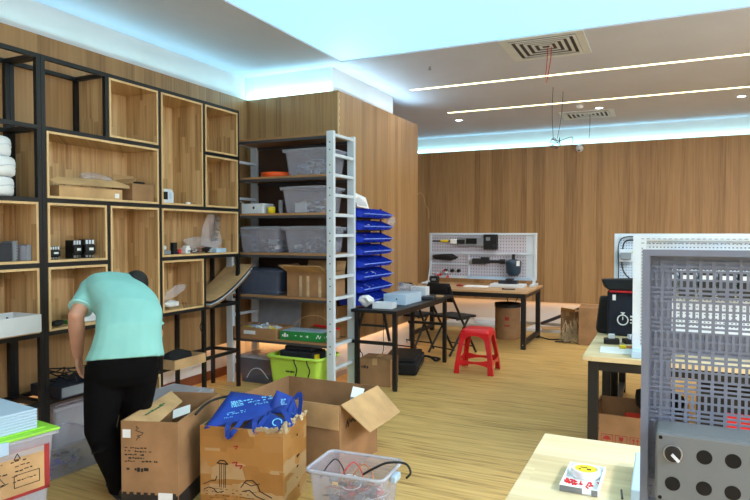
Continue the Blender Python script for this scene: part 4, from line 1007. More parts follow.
bench('pale wood workbench nearest the viewer with white tape tray on it', -.4, 1.3, 1.16, 2.34, 'bench_top')

def pegboard(label, x0, x1, y, z0, z1, m, bands=True, feet=True, topband=.05):
    T = thing('pegboard', label, 'pegboard', ((x0 + x1) / 2, y, z0), 0)
    W(T).box(x0 + .03, x1 - .03, y - .004, y + .004, z0 + .03, z1 - .03).build('perforated_panel', M[m], T)
    f = W(T); f.box(x0, x0 + .035, y - .03, y + .03, z0, z1).box(x1 - .035, x1, y - .03, y + .03, z0, z1)
    f.box(x0 + .035, x1 - .035, y - .03, y + .03, z1 - .035, z1).box(x0 + .035, x1 - .035, y - .03, y + .03, z0, z0 + .035)
    f.build('frame', M['white_steel'], T, bevel=.003)
    return T
BT = .751
# far pegboard + stand feet
PZ0, PZ1, PY = .83, 1.5, 8.8
T = pegboard('white framed perforated tool pegboard on the far workbench', -3.225, -1.63, PY, PZ0, PZ1, 'peg_far')
W(T).box(-3.19, -1.665, PY - .035, PY - .005, 1.19, 1.21).box(-2.62, -2.6, PY - .035, PY - .005, .87, 1.19).box(-3.19, -2.62, PY - .035, PY - .005, 1.03, 1.05).build('divider', M['white_steel'], T)
W(T).box(-2.62, -1.7, PY - .07, PY - .035, .83, .87).build('tool_ledge', M['ice_blue'], T)
W(T).box(-1.78, -1.67, PY - .012, PY - .005, .87, 1.46).build('side_strip', M['white_steel'], T)
for x in (-3.2, -1.665):
    W(T).box(x - .03, x + .03, PY - .17, PY + .15, BT, BT + .035).box(x - .02, x + .02, PY - .03, PY + .03, BT + .035, PZ0).build('foot', M['white_steel'], T, bevel=.004)
W(T).bar((-3.2, PY - .15, BT + .03), (-3.2, PY - .03, PZ0 + .25), .012).build('brace', M['white_steel'], T)
yy = PY - .036
T = thing('screwdriver', 'yellow and black screwdriver on the upper left of pegboard', 'tool', (-3.04, yy, 1.38)); MB().cyl((0, 0, 0), (.12, 0, 0), .018, 12).build('handle', M['yellow'], T); MB().cyl((-.13, 0, 0), (0, 0, 0), .012, 8).cyl((.12, 0, 0), (.19, 0, 0), .014, 8).build('shaft', M['dark_plastic'], T)
T = thing('servo_drive', 'pale grey device with black window, top middle of pegboard', 'device', (-2.58, yy - .03, 1.31))
MB().box(-.2, .22, 0, .055, .0, .13).build('case', M['grey_plastic'], T, bevel=.006); MB().box(-.06, .1, -.008, 0, .03, .11).build('window', M['hole'], T); MB().box(-.2, -.08, -.015, 0, .03, .09).build('black_plug', M['black_rubber'], T); MB().box(-.3, -.2, -.02, .03, .03, .1).build('white_plug', M['white_paper'], T, bevel=.01)
T = thing('control_module', 'black square module hung at top centre of the pegboard', 'device', (-2.28, yy - .04, 1.26)); MB().box(-.1, .1, 0, .07, 0, .22).build('case', M['black_rubber'], T, bevel=.006); MB().box(-.06, .0, -.003, 0, .13, .18).build('label_plate', M['grey_plastic'], T); MB().cyl((.05, -.012, .06), (.05, 0, .06), .022, 12).build('dial', M['dark_plastic'], T)
mb = crumple((.36, .05, .1), 91, 2, amt=.25); o = mb.build('cable_chain', M['black_rubber']); tagm(o, 'black lumpy cable chain at left middle of the pegboard', 'cable', (-2.97, yy - .02, 1.09))
T = thing('actuator', 'black jointed actuator arm at centre of the pegboard', 'tool', (-2.36, yy - .03, 1.09)); MB().cyl((-.18, 0, 0), (.02, 0, 0), .042, 14).cyl((.02, 0, 0), (.22, 0, 0), .02, 12).cyl((.22, 0, 0), (.29, 0, 0), .036, 12).box(-.05, .06, -.04, .04, -.03, .06).build('arm_body', M['black_rubber'], T); MB().cyl((-.22, -.01, -.01), (-.18, -.01, -.01), .035, 12).build('steel_end', M['steel'], T)
T = thing('tool_cup', 'dark blue cup shaped tool hung at right of the pegboard', 'tool', (-1.93, yy - .09, .9)); MB().lathe((0, 0, 0), [(0, 0), (.07, .0), (.1, .05), (.11, .16), (.11, .2), (.04, .23), (.0, .23)], 24).build('cup', mat('dark_teal', (30, 56, 76), .4), T); MB().cyl((0, 0, .23), (0, 0, .3), .022, 10).build('knob', M['black_rubber'], T); MB().box(.06, .1, -.09, -.06, .14, .21).build('label_plate', M['white_paper'], T)
T = thing('test_rig', 'flat grey test rig with black blocks at bench right', 'device', (-1.93, 8.5, BT)); MB().box(-.26, .2, -.14, .12, 0, .045).build('base', M['pale_plastic'], T, bevel=.005); MB().box(-.16, .1, -.06, .08, .045, .09).box(-.05, .05, -.1, .02, .09, .12).build('block', M['dark_plastic'], T, bevel=.006)
for k in range(3):
    T = thing('hook_knob', 'round black knob at lower left of pegboard, %s of three' % ('left', 'middle', 'right')[k], 'knob', (-2.96 + .1 * k, yy, .94), 0, 'round knobs on the pegboard'); MB().cyl((0, -.03, 0), (0, .03, 0), .025, 14).build('knob', M['black_rubber'], T)
T = thing('power_brick', 'small black upright device left on the far workbench', 'device', (-2.99, 8.35, BT)); MB().box(-.06, .06, -.04, .04, 0, .13).build('case', M['black_rubber'], T, bevel=.006); MB().box(-.03, .03, -.043, -.04, .07, .1).build('label_plate', M['grey_plastic'], T)
tagm(MB().box(-.17, .17, -.14, .14, 0, .006).build('paper_sheet', M['white_paper']), 'white papers lying in the middle of the far workbench', 'paper', (-2.38, 8.4, BT), .1)
tagm(crumple((.1, .08, .03), 92, 1).build('red_scrap', M['ink_red']), 'dull red scrap left of the papers on far workbench', 'scrap', (-2.6, 8.3, BT))
tagm(MB().box(-.07, .07, -.03, .03, 0, .012).box(-.1, -.07, -.02, .0, 0, .02).build('wrench', M['dark_plastic']), 'small dark wrench on far workbench near its right corner', 'tool', (-1.85, 8.1, BT), .2)
tagm(crumple((.2, .16, .05), 93, 1).build('white_cloth', M['pale_plastic']), 'white crumpled cloth at the left pegboard foot', 'cloth', (-3.12, 8.35, BT))
o = tagm(clutter(.3, .1, .1, 20, 93, (.02, .05)).build('hung_fittings', [M['red_plastic'], M['pale_plastic'], M['grey_plastic']]), 'small mixed fittings below the left shelf of pegboard', 'small parts', (-3.03, PY - .09, PZ0 + .002)); o['kind'] = 'stuff'

# barrel and scrap by far wall
T = thing('cardboard_drum', 'round brown cardboard drum with black liner under far workbench', 'drum', (-2.02, 8.72, 0))
MB().lathe((0, 0, 0), [(0, 0), (.17, 0), (.175, .01), (.175, .5), (.168, .5), (.165, .02), (0, .02)], 32).build('drum_wall', M['carton'], T)
MB().lathe((0, 0, 0), [(.166, .36), (.167, .505), (.184, .505), (.184, .45)], 32).build('liner', M['black_rubber'], T)
mk = MB(); mk.cbox((.03, -.1745, .3), (.06, .002, .05)).cbox((.03, -.1745, .2), (.08, .002, .02)); mk.build('print', M['ink_red'], T)
tagm(MB().tube(spline([(0, 0, 0), (.03, 0, .3), (.0, .02, .5), (-.03, .02, .6)]), .008, 6).tube(spline([(.05, 0, 0), (.08, 0, .3), (.12, .0, .52), (.16, 0, .56)]), .006, 6).build('cable_ends', M['black_rubber']), 'cable ends sticking out of the round cardboard drum', 'cable', (-2.02, 8.72, .021))
sc = [('foam_sheet', 'white foam sheet lying flat under the far workbench', (-2.7, 9.75, 0), (1.1, .5, .06), 'pale_plastic', .1), ('foam_sheet', 'second thinner foam sheet right of the workbench leg', (-1.45, 9.65, 0), (.9, .45, .045), 'pale_plastic', -.1),
      ('metal_profile', 'thin metal profile lying along the far wall base', (-2.2, 10.15, 0), (2.2, .07, .05), 'steel', .02), ('foam_sheet', 'small foam offcut stacked on the flat foam sheet', (-2.5, 9.8, .061), (.6, .3, .05), 'white_paper', .3), ('cardboard_sheet', 'brown cardboard sheet lying on foam near the boxes', (-1.45, 9.6, .046), (.5, .3, .012), 'carton_light', .25)]
for n_, lab, loc, sz, m_, rz in sc: tagm(MB().box(-sz[0] / 2, sz[0] / 2, -sz[1] / 2, sz[1] / 2, 0, sz[2]).build(n_, M[m_], None, bevel=.006), lab, 'scrap sheet', loc, rz)
o = MB().cyl((-1.76, 9.98, .06), (-1.02, 9.3, .44), .026, 12).build('dark_tube', M['dark_plastic']); tag(o, 'long dark tube leaning from floor onto the far boxes', 'tube')
o = MB().tube(spline([(-1.6, 8.95, .012), (-1.45, 8.8, .012), (-1.3, 8.85, .012), (-1.15, 8.75, .012), (-1.35, 8.65, .012)]), .009, 6).build('floor_cable', M['black_rubber']); tag(o, 'black cable snaking on floor right of far workbench', 'cable')
closed_carton('cardboard_box', 'tall brown cardboard box at right by the far wall', (.62, .45, .5), (-.735, 8.83, 0), 0.05, m='carton')
T = closed_carton('cardboard_box', 'narrow brown box with open top flap leaning beside the tall one', (.2, .3, .4), (-1.19, 9.06, 0), -.2, m='carton')
MB().plate([(-.1, -.15, .401), (.1, -.15, .401), (.16, -.3, .45), (-.04, -.3, .47)], (0, 0, .004)).build('flap', M['carton_light'], T)
st = MB(); r_ = random.Random(31)
for k in range(90):
    x, y = r_.uniform(-.14, .14), r_.uniform(-.06, .04); z = r_.uniform(.02, .36)
    st.tube([(x, y, z), (x + r_.uniform(-.05, .05), y - .02, z * .6), (x + r_.uniform(-.07, .07), y - r_.uniform(.0, .05), max(.004, z * .2))], .004, 4)
stuff('shredded_strips', 'shredded paper strips spilling down beside the far boxes', 'shredded paper', st, ('straw',), (-1.12, 8.72, 0))

# ================================================================== RIGHT BENCH: bag, boards, adapters
T = thing('tool_bag', 'black fabric bag with white stopwatch print on the right bench', 'bag', (-.18, 4.9, BT), 0.0)
b_ = MB().plate([(-.2, -.1, 0), (.32, -.16, 0), (.32, .12, 0), (-.2, .12, 0)], (0, 0, .33)); b_.build('bag_body', mat('bag_navy', (24, 30, 48), .8), T, bevel=.02, seg=3)
b_ = MB().plate([(-.28, -.02, .0), (-.2, -.06, 0), (-.2, .12, 0), (-.3, .12, .0)], (.03, 0, .27)); b_.build('side_pocket', M['black_fabric'], T, bevel=.02)
b_ = MB().add([(-.19, -.13, .335), (.3, -.17, .335), (.3, .1, .335), (-.24, .1, .335), (-.24, -.11, .41), (.3, -.15, .43), (.3, .1, .43), (-.26, .1, .4)], [(0, 3, 2, 1), (4, 5, 6, 7), (0, 1, 5, 4), (1, 2, 6, 5), (2, 3, 7, 6), (3, 0, 4, 7)]); b_.build('top_flap', M['black_fabric'], T, bevel=.01, seg=2)
MB().bar((-.18, -.12, .325), (.3, -.175, .325), .012, .014).bar((-.0, -.14, .012), (.3, -.17, .012), .01, .05).build('red_trim', M['red_cloth'], T)
mk = MB(); u_ = V((.52, -.06, 0)).normalized(); o0 = V((-.09, -.124, .12))
stroke(mk, o0, u_, (0, 0, 1), [(.036 * math.cos(a), .036 * math.sin(a)) for a in [i * PI / 8 for i in range(17)]], .008, .006)
stroke(mk, o0, u_, (0, 0, 1), [(0, .0), (0, .024)], .006, .006); stroke(mk, o0, u_, (0, 0, 1), [(0, .036), (0, .05)], .012, .006); stroke(mk, o0, u_, (0, 0, 1), [(-.014, .052), (.014, .052)], .007, .006)
dashes(mk, o0 + u_ * .05 + V((0, 0, .04)), u_, (0, 0, 1), .12, .07, 3, 43, t=.006, dens=1, bold=.5)
mk.cbox((-.15, -.118, .28), (.022, .012, .04)); mk.build('white_print', M['white_paper'], T)
mk = MB(); dashes(mk, (.1, -.152, .42), (1, -.08, 0), (0, 0, 1), .12, .05, 2, 44, t=.02, dens=1, bold=.6); mk.build('red_print', M['red_cloth'], T)
def adapter(lab, loc, rz, m1='black_rubber', sz=(.1, .07, .035)):
    T = thing('power_adapter', lab, 'adapter', loc, rz); a, b, c = sz
    MB().box(-a / 2, a / 2, -b / 2, b / 2, 0, c).build('case', M[m1], T, bevel=.006); MB().box(-a * .2, a * .2, -b * .25, b * .25, c, c + .03).build('white_plug', M['pale_plastic'], T, bevel=.003); return T
adapter('black adapter with white plug on top, left before the bag', (-.32, 4.44, BT), .1)
adapter('black adapter with flat white top, right before the bag', (-.2, 4.5, BT), .4, sz=(.1, .08, .03))
tagm(MB().box(-.17, .2, -.12, .1, 0, .003).build('paper_sheet', M['white_paper']), 'white paper sheet on the right bench below the adapters', 'paper', (-.2, 4.2, BT), .05)
T = thing('yellow_connector', 'small yellow connector lying on the white paper sheet', 'electrical part', (-.24, 4.26, BT + .004), .3); MB().box(-.02, .02, -.015, .015, 0, .02).build('body', M['yellow'], T, bevel=.003); MB().cyl((.02, 0, .01), (.07, -.01, .01), .008, 8).build('brown_tip', M['copper'], T)
o = MB().tube(spline([(-.03, 4.62, 1.2), (-.1, 4.45, 1.05), (-.18, 4.35, .86), (-.17, 4.3, .765), (-.08, 4.18, .762), (.05, 4.12, .765)]), .005, 6).build('blue_cable', M['blue_wire']); tag(o, 'thin dark blue cable hanging past the white board', 'cable')
# board at the bench's near edge
B2Y = 4.1
T = pegboard('large white slotted board standing on the right bench edge', -.175, 1.2, B2Y, .795, 1.487, 'peg_near')
W(T).box(-.175, -.1, B2Y - .034, B2Y - .031, .795, 1.487).build('side_strip', M['white_steel'], T)
sl = W(T)
for k in range(44): sl.box(-.13 + k * .03, -.113 + k * .03, B2Y - .0365, B2Y - .0305, 1.437, 1.442); sl.box(-.13 + k * .03, -.113 + k * .03, B2Y - .0365, B2Y - .0305, 1.463, 1.467)
for k in range(30): sl.box(-.128, -.122, B2Y - .0365, B2Y - .0335, .82 + k * .02, .832 + k * .02)
sl.build('slots', M['grey_plastic'], T)
for x in (-.14, 1.15): W(T).box(x - .035, x + .035, B2Y - .13, B2Y + .17, BT, BT + .044).build('foot', M['ice_blue'], T, bevel=.004)
# parts row on the board (seen through the grey panel)
for k in range(9):
    x = .02 + k * .1
    T = thing('terminal_block', 'black terminal block on the white board, number %s from its left end' % ('one', 'two', 'three', 'four', 'five', 'six', 'seven', 'eight', 'nine')[k], 'electrical part', (x, B2Y - .045, 1.2), 0, 'terminal blocks on the white board')
    MB().box(-.042, .042, -.04, .013, -.07, .07).build('housing', M[('black_rubber', 'dark_plastic')[k % 2]], T, bevel=.003)
    MB().box(-.03, .03, -.043, -.04, .03, .055).build('name_plate', M['pale_plastic'], T)
for k in range(4):
    T = thing('relay', 'white relay in the upper row on the white board, %s' % ('first from left', 'second from left', 'third from left', 'fourth from left')[k], 'electrical part', (.1 + k * .2, B2Y - .045, 1.36), 0, 'relays on the white board')
    MB().box(-.05, .05, -.03, .013, -.04, .04).build('housing', M['white_paper'], T, bevel=.003); MB().box(-.02, .02, -.033, -.03, -.02, .01).build('window', M[('hole', 'ink_red', 'hole', 'yellow')[k]], T)
# second board further back
B3Y = 5.35
T = pegboard('white wiring board behind the black bag, mostly hidden', -.37, 1.2, B3Y, .8, 1.495, 'peg_near')
for x in (-.3, 1.15): W(T).box(x - .035, x + .035, B3Y - .13, B3Y + .13, BT, .8).build('foot', M['white_steel'], T)
cb_ = W(T).tube(spline([(-.19, B3Y - .04, 1.44), (-.29, B3Y - .045, 1.43), (-.31, B3Y - .045, 1.3), (-.3, B3Y - .045, 1.2), (-.24, B3Y - .04, 1.13), (-.12, B3Y - .04, 1.1)]), .006, 6)
cb_.tube(spline([(-.12, B3Y - .04, 1.46), (-.32, B3Y - .045, 1.45), (-.335, B3Y - .045, 1.2), (-.33, B3Y - .04, .95)]), .004, 6); cb_.build('wiring', M['dark_plastic'], T)
for k, (z, m_, lab) in enumerate(((1.32, 'grey_plastic', 'grey'), (1.02, 'dark_plastic', 'dark'), (.88, 'blue_bin', 'blue'))):
    T = thing('circuit_module', '%s circuit module on the wiring board above the black bag' % lab, 'electrical part', (-.27, B3Y - .06, z)); MB().box(-.06, .06, -.02, .028, -.05, .05).build('board', M['pale_plastic'], T, bevel=.002); MB().box(-.05, .03, -.045, -.02, -.03, .025).build('component', M[m_], T, bevel=.004); MB().cyl((.045, -.04, .03), (.045, -.02, .03), .008, 8).build('button', M['yellow' if k == 0 else 'red_plastic'], T)
# box under right bench
T = thing('added_dark_block', 'dark block added to darken the space under the right bench', 'equipment case', (.55, 4.55, 0)); MB().box(-.34, .34, -.25, .25, 0, .52).build('case', M['black_rubber'], T, bevel=.01); MB().box(-.2, -.05, -.258, -.2505, .3, .4).build('red_label', M['red_plastic'], T)  # black block added to stand for the darkness under the bench
tagm(crumple((.3, .3, .2), 55, 2, amt=.2).build('black_bag_and_shade_lump', M['black_fabric']), 'black lump added for the shade inside the box under the right bench', 'bag', (-.02, 4.62, .26))  # lump added so the inside of the box looks shaded
T = carton('cardboard_box', 'open cardboard box with red handling icons under right bench', .58, .5, .3, (-.135, 4.55, 0), -.03, flaps=())
mk = MB(); fr = -.2516
for k in range(3):
    ox = -.225 + k * .088
    stroke(mk, (ox, fr, .1), (1, 0, 0), (0, 0, 1), [(0, 0), (.07, 0), (.07, .07), (0, .07), (0, 0)], .003)
stroke(mk, (-.225, fr, .1), (1, 0, 0), (0, 0, 1), [(.035, .012), (.035, .05)], .004); mk.plate([(-.225 + .035 + .025 * math.cos(a), fr, .1 + .035 + .025 * math.sin(a)) for a in [i * PI / 6 for i in range(7)]], (0, -.0015, 0))
mk.plate([(-.137 + .02, fr, .16), (-.137 + .05, fr, .16), (-.137 + .045, fr, .135), (-.137 + .025, fr, .135)], (0, -.0015, 0)); stroke(mk, (-.137, fr, .1), (1, 0, 0), (0, 0, 1), [(.035, .01), (.035, .035)], .004); stroke(mk, (-.137, fr, .1), (1, 0, 0), (0, 0, 1), [(.02, .01), (.05, .01)], .004)
for dx in (.022, .046): stroke(mk, (-.049, fr, .1), (1, 0, 0), (0, 0, 1), [(dx, .01), (dx, .055)], .004); mk.plate([(-.049 + dx - .01, fr, .147), (-.049 + dx + .01, fr, .147), (-.049 + dx, fr, .163)], (0, -.0015, 0))
mk.build('red_icons', M['ink_red'], T)
MB().bar((-.275, fr - .002, .29), (-.265, fr - .002, .22), .02, .004).bar((-.265, fr - .002, .22), (-.24, fr - .002, .2), .014, .004).build('black_tear', M['hole'], T)
T = thing('red_parcel', 'red and yellow parcel in the box under right bench', 'parcel', (-.1, 4.5, .01), .2); MB().box(-.12, .12, -.12, .12, 0, .24).build('parcel_body', M['red_plastic'], T, bevel=.004); MB().box(-.121, .06, -.122, -.1205, .05, .2).build('yellow_panel', M['yellow'], T)

# ================================================================== NEAR BENCH: tray, roll, grey panel, control box
T = thing('foam_tray', 'white square tray with red screws on near bench corner', 'tray', (-.215, 1.93, BT), -.02)
mb = MB().box(-.054, .054, -.1, .1, 0, .004)
tz = .018
mb.box(-.054, -.05, -.1, .1, .004, tz).box(.05, .054, -.1, .1, .004, tz).box(-.05, .05, .096, .1, .004, tz).box(-.05, .012, -.1, -.094, .004, tz).box(.034, .05, -.1, -.094, .004, tz)
mb.build('tray_body', M['white_paper'], T, bevel=.0012)
MB().box(-.052, .01, -.102, -.1003, .001, .017).box(.036, .052, -.102, -.1003, .001, .017).build('grey_edge', M['grey_plastic'], T)
T = thing('tape_roll', 'white tape roll with yellow core label in the tray', 'tape', (-.212, 1.965, BT + .005)); 
MB().lathe((0, 0, 0), [(.033, 0), (.041, 0), (.042, .002), (.042, .02), (.041, .022), (.033, .022), (.033, 0)], 40).build('tape_ring', M['white_paper'], T)
MB().lathe((0, 0, 0), [(0, .0212), (.0328, .0212)], 32).build('core_label', M['yellow'], T)
MB().cbox((-.006, .008, .0216), (.02, .004, .0008)).cbox((.01, -.004, .0216), (.012, .008, .0008)).cbox((-.016, -.008, .0216), (.006, .005, .0008)).build('print', M['ink'], T)
sm_ = MB(); r_ = random.Random(12)
for k in range(34):
    x = r_.uniform(-.048, .046); y = r_.uniform(-.07, -.03) + (abs(x) * .4)
    if abs(x) < .012 and y < -.045: continue
    d_ = V((r_.uniform(-1, 1), r_.uniform(-1, 1), .2)).normalized() * .005
    sm_.cyl(V((x, y, .007)) - d_, V((x, y, .007)) + d_, .0022, 6)
stuff('red_screws', 'scattered tiny red screws and caps in the white tray', 'screws', sm_, ('red_plastic',), (-.215, 1.93, BT))
T = thing('white_block', 'pale blue white plastic foot block beside the grey panel', 'block', (-.032, 2.0, BT)); MB().box(-.045, .04, -.2, .12, 0, .05).build('block_body', M['ice_blue'], T, bevel=.004)
tagm(MB().cyl((0, -.03, .004), (0, .03, .004), .003, 8).build('dark_pin', M['dark_plastic']), 'short dark pin lying on near bench beside pale block', 'pin', (-.103, 1.87, BT), .1)

PX0, PX1, GY, GZ0, GZ1 = -.04, .60, 1.36, BT, 1.467
T = thing('mounting_panel', 'grey slotted steel mounting panel filling the right foreground', 'panel', ((PX0 + PX1) / 2, GY, GZ0))
fm = W(T); fw, fd = .004, .03
fm.box(PX0, PX0 + fw, GY - fd, GY + .01, GZ0, GZ1).box(PX1 - fw, PX1, GY - fd, GY + .01, GZ0, GZ1).box(PX0 + fw, PX1 - fw, GY - fd, GY + .01, GZ1 - fw, GZ1).box(PX0 + fw, PX1 - fw, GY - fd, GY + .01, GZ0, GZ0 + fw)
fm.box(PX0 + fw, PX0 + .014, GY - fd, GY - fd + .002, GZ0 + fw, GZ1 - .012).box(PX0 + fw, PX1 - fw, GY - fd, GY - fd + .002, GZ1 - .012, GZ1 - fw)
fm.build('frame', M['panel_grey'], T)
sp_ = W(T); x0, x1 = PX0 + fw, PX1 - fw; y0, y1 = GY, GY + .002
PITCH = .0228; ht = [('H', .0092)] * 3 + [('V', .0165)] * 2; z = GZ1 - fw - .012; i = 0
sp_.box(x0, x1, y0, y1, z, GZ1 - fw)
while z > GZ0 + .03:
    k, hh = ht[i % 5]; i += 1
    zb_ = z - hh; slot_h = .0048 if k == 'H' else .0125; lo = z - (hh + slot_h) / 2; hi = lo + slot_h
    sp_.box(x0, x1, y0, y1, hi, z).box(x0, x1, y0, y1, zb_, lo)
    pitch, sw = (PITCH, .0165) if k == 'H' else (PITCH / 2, .0062)
    x = x0 + .012; sp_.box(x0, x, y0, y1, lo, hi)
    while x + pitch < x1 - .008:
        sp_.box(x + sw, x + pitch, y0, y1, lo, hi); x += pitch
    sp_.box(x, x1, y0, y1, lo, hi); z = zb_
sp_.box(x0, x1, y0, y1, GZ0 + fw, z); sp_.build('slotted_sheet', M['panel_grey'], T)

W(T).box(PX0 + fw + .001, PX0 + .054, GY + .0035, GY + .0045, GZ0 + fw, GZ1 - fw).box(PX0 + .054, PX1 - fw, GY + .0035, GY + .0045, 1.428, GZ1 - fw).box(PX0 + .054, PX1 - fw, GY + .0035, GY + .0045, 1.262, 1.302).build('backing_strip', M['panel_grey'], T)
CX0, CZ1, CZ0, CY = -.012, 1.124, .992, 1.27
T = thing('control_box', 'grey control box with selector knob on the slotted panel', 'control box', (CX0 + .12, CY, CZ0))
W(T).box(CX0, CX0 + .245, CY + .012, GY - .0005, CZ0, CZ1).build('housing', M['box_grey'], T, bevel=.006, seg=3)
W(T).box(CX0 + .001, CX0 + .244, CY, CY + .0105, CZ0 + .001, CZ1 - .001).build('front_cover', M['box_grey'], T, bevel=.004, seg=3)
hx = [.018, .07, .116, .162, .208]
for r2, z in enumerate((1.088, 1.03)):
    for c2, x in enumerate(hx):
        if r2 == 0 and c2 == 0: continue
        W(T).cyl((x, CY - .0006, z), (x, CY + .002, z), .0132, 24).build('button_hole', M['hole'], T)
kb = W(T).cyl((hx[0], CY - .004, 1.088), (hx[0], CY, 1.088), .0165, 28).build('knob_ring', M['steel'], T)
W(T).cyl((hx[0], CY - .012, 1.088), (hx[0], CY - .0045, 1.088), .0135, 28, .0142).build('selector_knob', M['black_rubber'], T)
W(T).bar((hx[0] - .002, CY - .0155, 1.09), (hx[0] + .01, CY - .0155, 1.078), .0045, .006, up=(0, 1, 0)).build('knob_pointer', M['pale_plastic'], T)
for x in (CX0 + .009, CX0 + .236):
    for z in (CZ0 + .009, CZ1 - .009): W(T).cyl((x, CY - .0008, z), (x, CY + .002, z), .0035, 10).build('corner_screw', M['hole'], T)

# ================================================================== PERSON
def loft(mb, rings, n=20, ex=2.4):
    """rings: (centre, right vector, half width, depth vector, half depth)"""
    vs = []
    for c, r, a, d, b in rings:
        r = V(r).normalized(); d = V(d).normalized()
        for k in range(n):
            t = 2 * PI * k / n; ct, st = math.cos(t), math.sin(t)
            vs.append(V(c) + r * (a * abs(ct) ** (2 / ex) * (1 if ct >= 0 else -1)) + d * (b * abs(st) ** (2 / ex) * (1 if st >= 0 else -1)))
    m = len(rings); fs = []
    for i in range(m - 1):
        for k in range(n): fs.append((i * n + k, i * n + (k + 1) % n, (i + 1) * n + (k + 1) % n, (i + 1) * n + k))
    fs += [tuple(range(n))[::-1], tuple((m - 1) * n + k for k in range(n))]
    return mb.add(vs, fs, True)
def ball(mb, c, r, sc=(1, 1, 1), R=None):
    bm = bmesh.new(); bmesh.ops.create_icosphere(bm, subdivisions=3, radius=1); R = R or Matrix.Identity(3)
    mb.add([V(c) + R @ V((v.co.x * r * sc[0], v.co.y * r * sc[1], v.co.z * r * sc[2])) for v in bm.verts], [tuple(v.index for v in f.verts) for f in bm.faces], True); bm.free()
PT = thing('person', 'person in turquoise short sleeved shirt and black trousers bending over the shelf', 'person', (-2.8, 2.5, 0))
RH = V((.67, .74, 0)).normalized(); FW = V((-.74, .67, 0)).normalized(); UPZ = V((0, 0, 1))
spine = [((-2.712, 2.49, .80), RH, .21, .14), ((-2.715, 2.505, .86), RH, .19, .13), ((-2.725, 2.53, .945), RH, .175, .122), ((-2.786, 2.595, 1.035), RH * .97 - UPZ * .1, .18, .125),
         ((-2.90, 2.645, 1.108), RH - UPZ * .22, .203, .12), ((-2.985, 2.695, 1.155), RH - UPZ * .3, .195, .1), ((-3.045, 2.745, 1.185), RH - UPZ * .32, .13, .075), ((-3.075, 2.795, 1.20), RH - UPZ * .32, .07, .06)]
def spine_rings(infl):
    out = []
    for i, (c, r, a, b) in enumerate(spine):
        c = V(c); q = V(spine[min(i + 1, len(spine) - 1)][0]) - V(spine[max(i - 1, 0)][0]); r = V(r).normalized()
        d = r.cross(q.normalized()).normalized(); out.append((c, r, a + infl, d, b + infl))
    return out
LS, LE, LW, LHd = V((-3.085, 2.585, 1.165)), V((-3.027, 2.43, 1.03)), V((-3.10, 2.498, .785)), V((-3.11, 2.52, .69))
RS, RE, RW, RHd = V((-2.915, 2.80, 1.08)), V((-2.835, 2.845, .875)), V((-3.03, 2.97, .72)), V((-3.11, 3.03, .66))
LHIP, LKN, LAN = V((-2.80, 2.432, .76)), V((-2.81, 2.40, .41)), V((-2.775, 2.512, .075))
RHIP, RKN, RAN = V((-2.665, 2.55, .76)), V((-2.80, 2.63, .42)), V((-3.01, 2.72, .075))
HC = V((-3.12, 2.93, 1.14))
hup = V((-.4, .8, .3)).normalized(); hf = V((-.6, .3, -.75)); hf = (hf - hup * hf.dot(hup)).normalized(); hr = hf.cross(hup).normalized()
HR = Matrix((hr, hf, hup)).transposed()
bd = W(PT)
loft(bd, spine_rings(-.035))
for a, b, c, e in ((LS, LE, LW, LHd), (RS, RE, RW, RHd)):
    bd.tube([a, a.lerp(b, .5), b, b.lerp(c, .3), b.lerp(c, .7), c], [.052, .049, .044, .046, .037, .03], 14); ball(bd, a, .052); ball(bd, b, .04)
def hand(mb, w_, tip, across):
    """palm, four bent fingers of different length, thumb off the side of the palm"""
    d = (tip - w_).normalized(); ac = V(across); ac = (ac - d * ac.dot(d)).normalized(); nn = d.cross(ac)
    pc = w_ + d * .05
    loft(mb, [(w_ - d * .01, ac, .026, nn, .02), (w_ + d * .03, ac, .037, nn, .017), (w_ + d * .085, ac, .041, nn, .014), (w_ + d * .095, ac, .036, nn, .01)], 14)
    for k, (o, L) in enumerate(((-.03, .07), (-.01, .08), (.01, .075), (.03, .06))):
        p0 = w_ + d * .08 + ac * o; p1 = p0 + d * L * .45 + nn * .008; p2 = p1 + (d * .8 + nn * .6) * L * .33; p3 = p2 + (d * .45 + nn * .9) * L * .28
        mb.tube([p0, p1, p2, p3], [.0092, .009, .0082, .0068], 10); ball(mb, p3, .0068)
    t0 = w_ + d * .028 - ac * .025; t1 = t0 + (d * .6 - ac * .75 + nn * .2) * .04; t2 = t1 + (d * .9 - ac * .2 + nn * .35) * .034
    mb.tube([t0, t1, t2], [.014, .011, .0085], 10); ball(mb, t2, .0085)
hand(bd, LW, LHd, FW + RH * .3); hand(bd, RW, RHd, -FW)
for a, b, c in ((LHIP, LKN, LAN), (RHIP, RKN, RAN)):
    bd.tube([a, a.lerp(b, .5), b, b.lerp(c, .3), c], [.075, .065, .05, .052, .036], 14)
bd.tube([V((-3.05, 2.76, 1.185)), HC - hup * .05 - hf * .02], [.055, .05], 14)
ball(bd, HC, .098, (.78, .98, 1.12), HR); ball(bd, HC - hup * .055 + hf * .03, .07, (.8, .85, .9), HR)
bd.tube([HC + hf * .09 + hup * .01, HC + hf * .112 - hup * .028], [.008, .014], 8)
for s_ in (-1, 1):
    ball(bd, HC + hr * s_ * .078 - hup * .01, .028, (.35, .7, 1.1), HR)
bd.tube([HC + hf * .094 - hup * .055 - hr * .02, HC + hf * .1 - hup * .056, HC + hf * .094 - hup * .055 + hr * .02], [.005, .007, .005], 8)
bd.build('body', M['skin'], PT, remesh=.006)
eye = W(PT)
for s_ in (-1, 1): ball(eye, HC + hr * s_ * .031 + hf * .083 + hup * .002, .011)
eye.build('eyes', M['ink'], PT)
hm = W(PT); ball(hm, HC + hup * .012 - hf * .014, .106, (.80, .98, 1.1), HR)
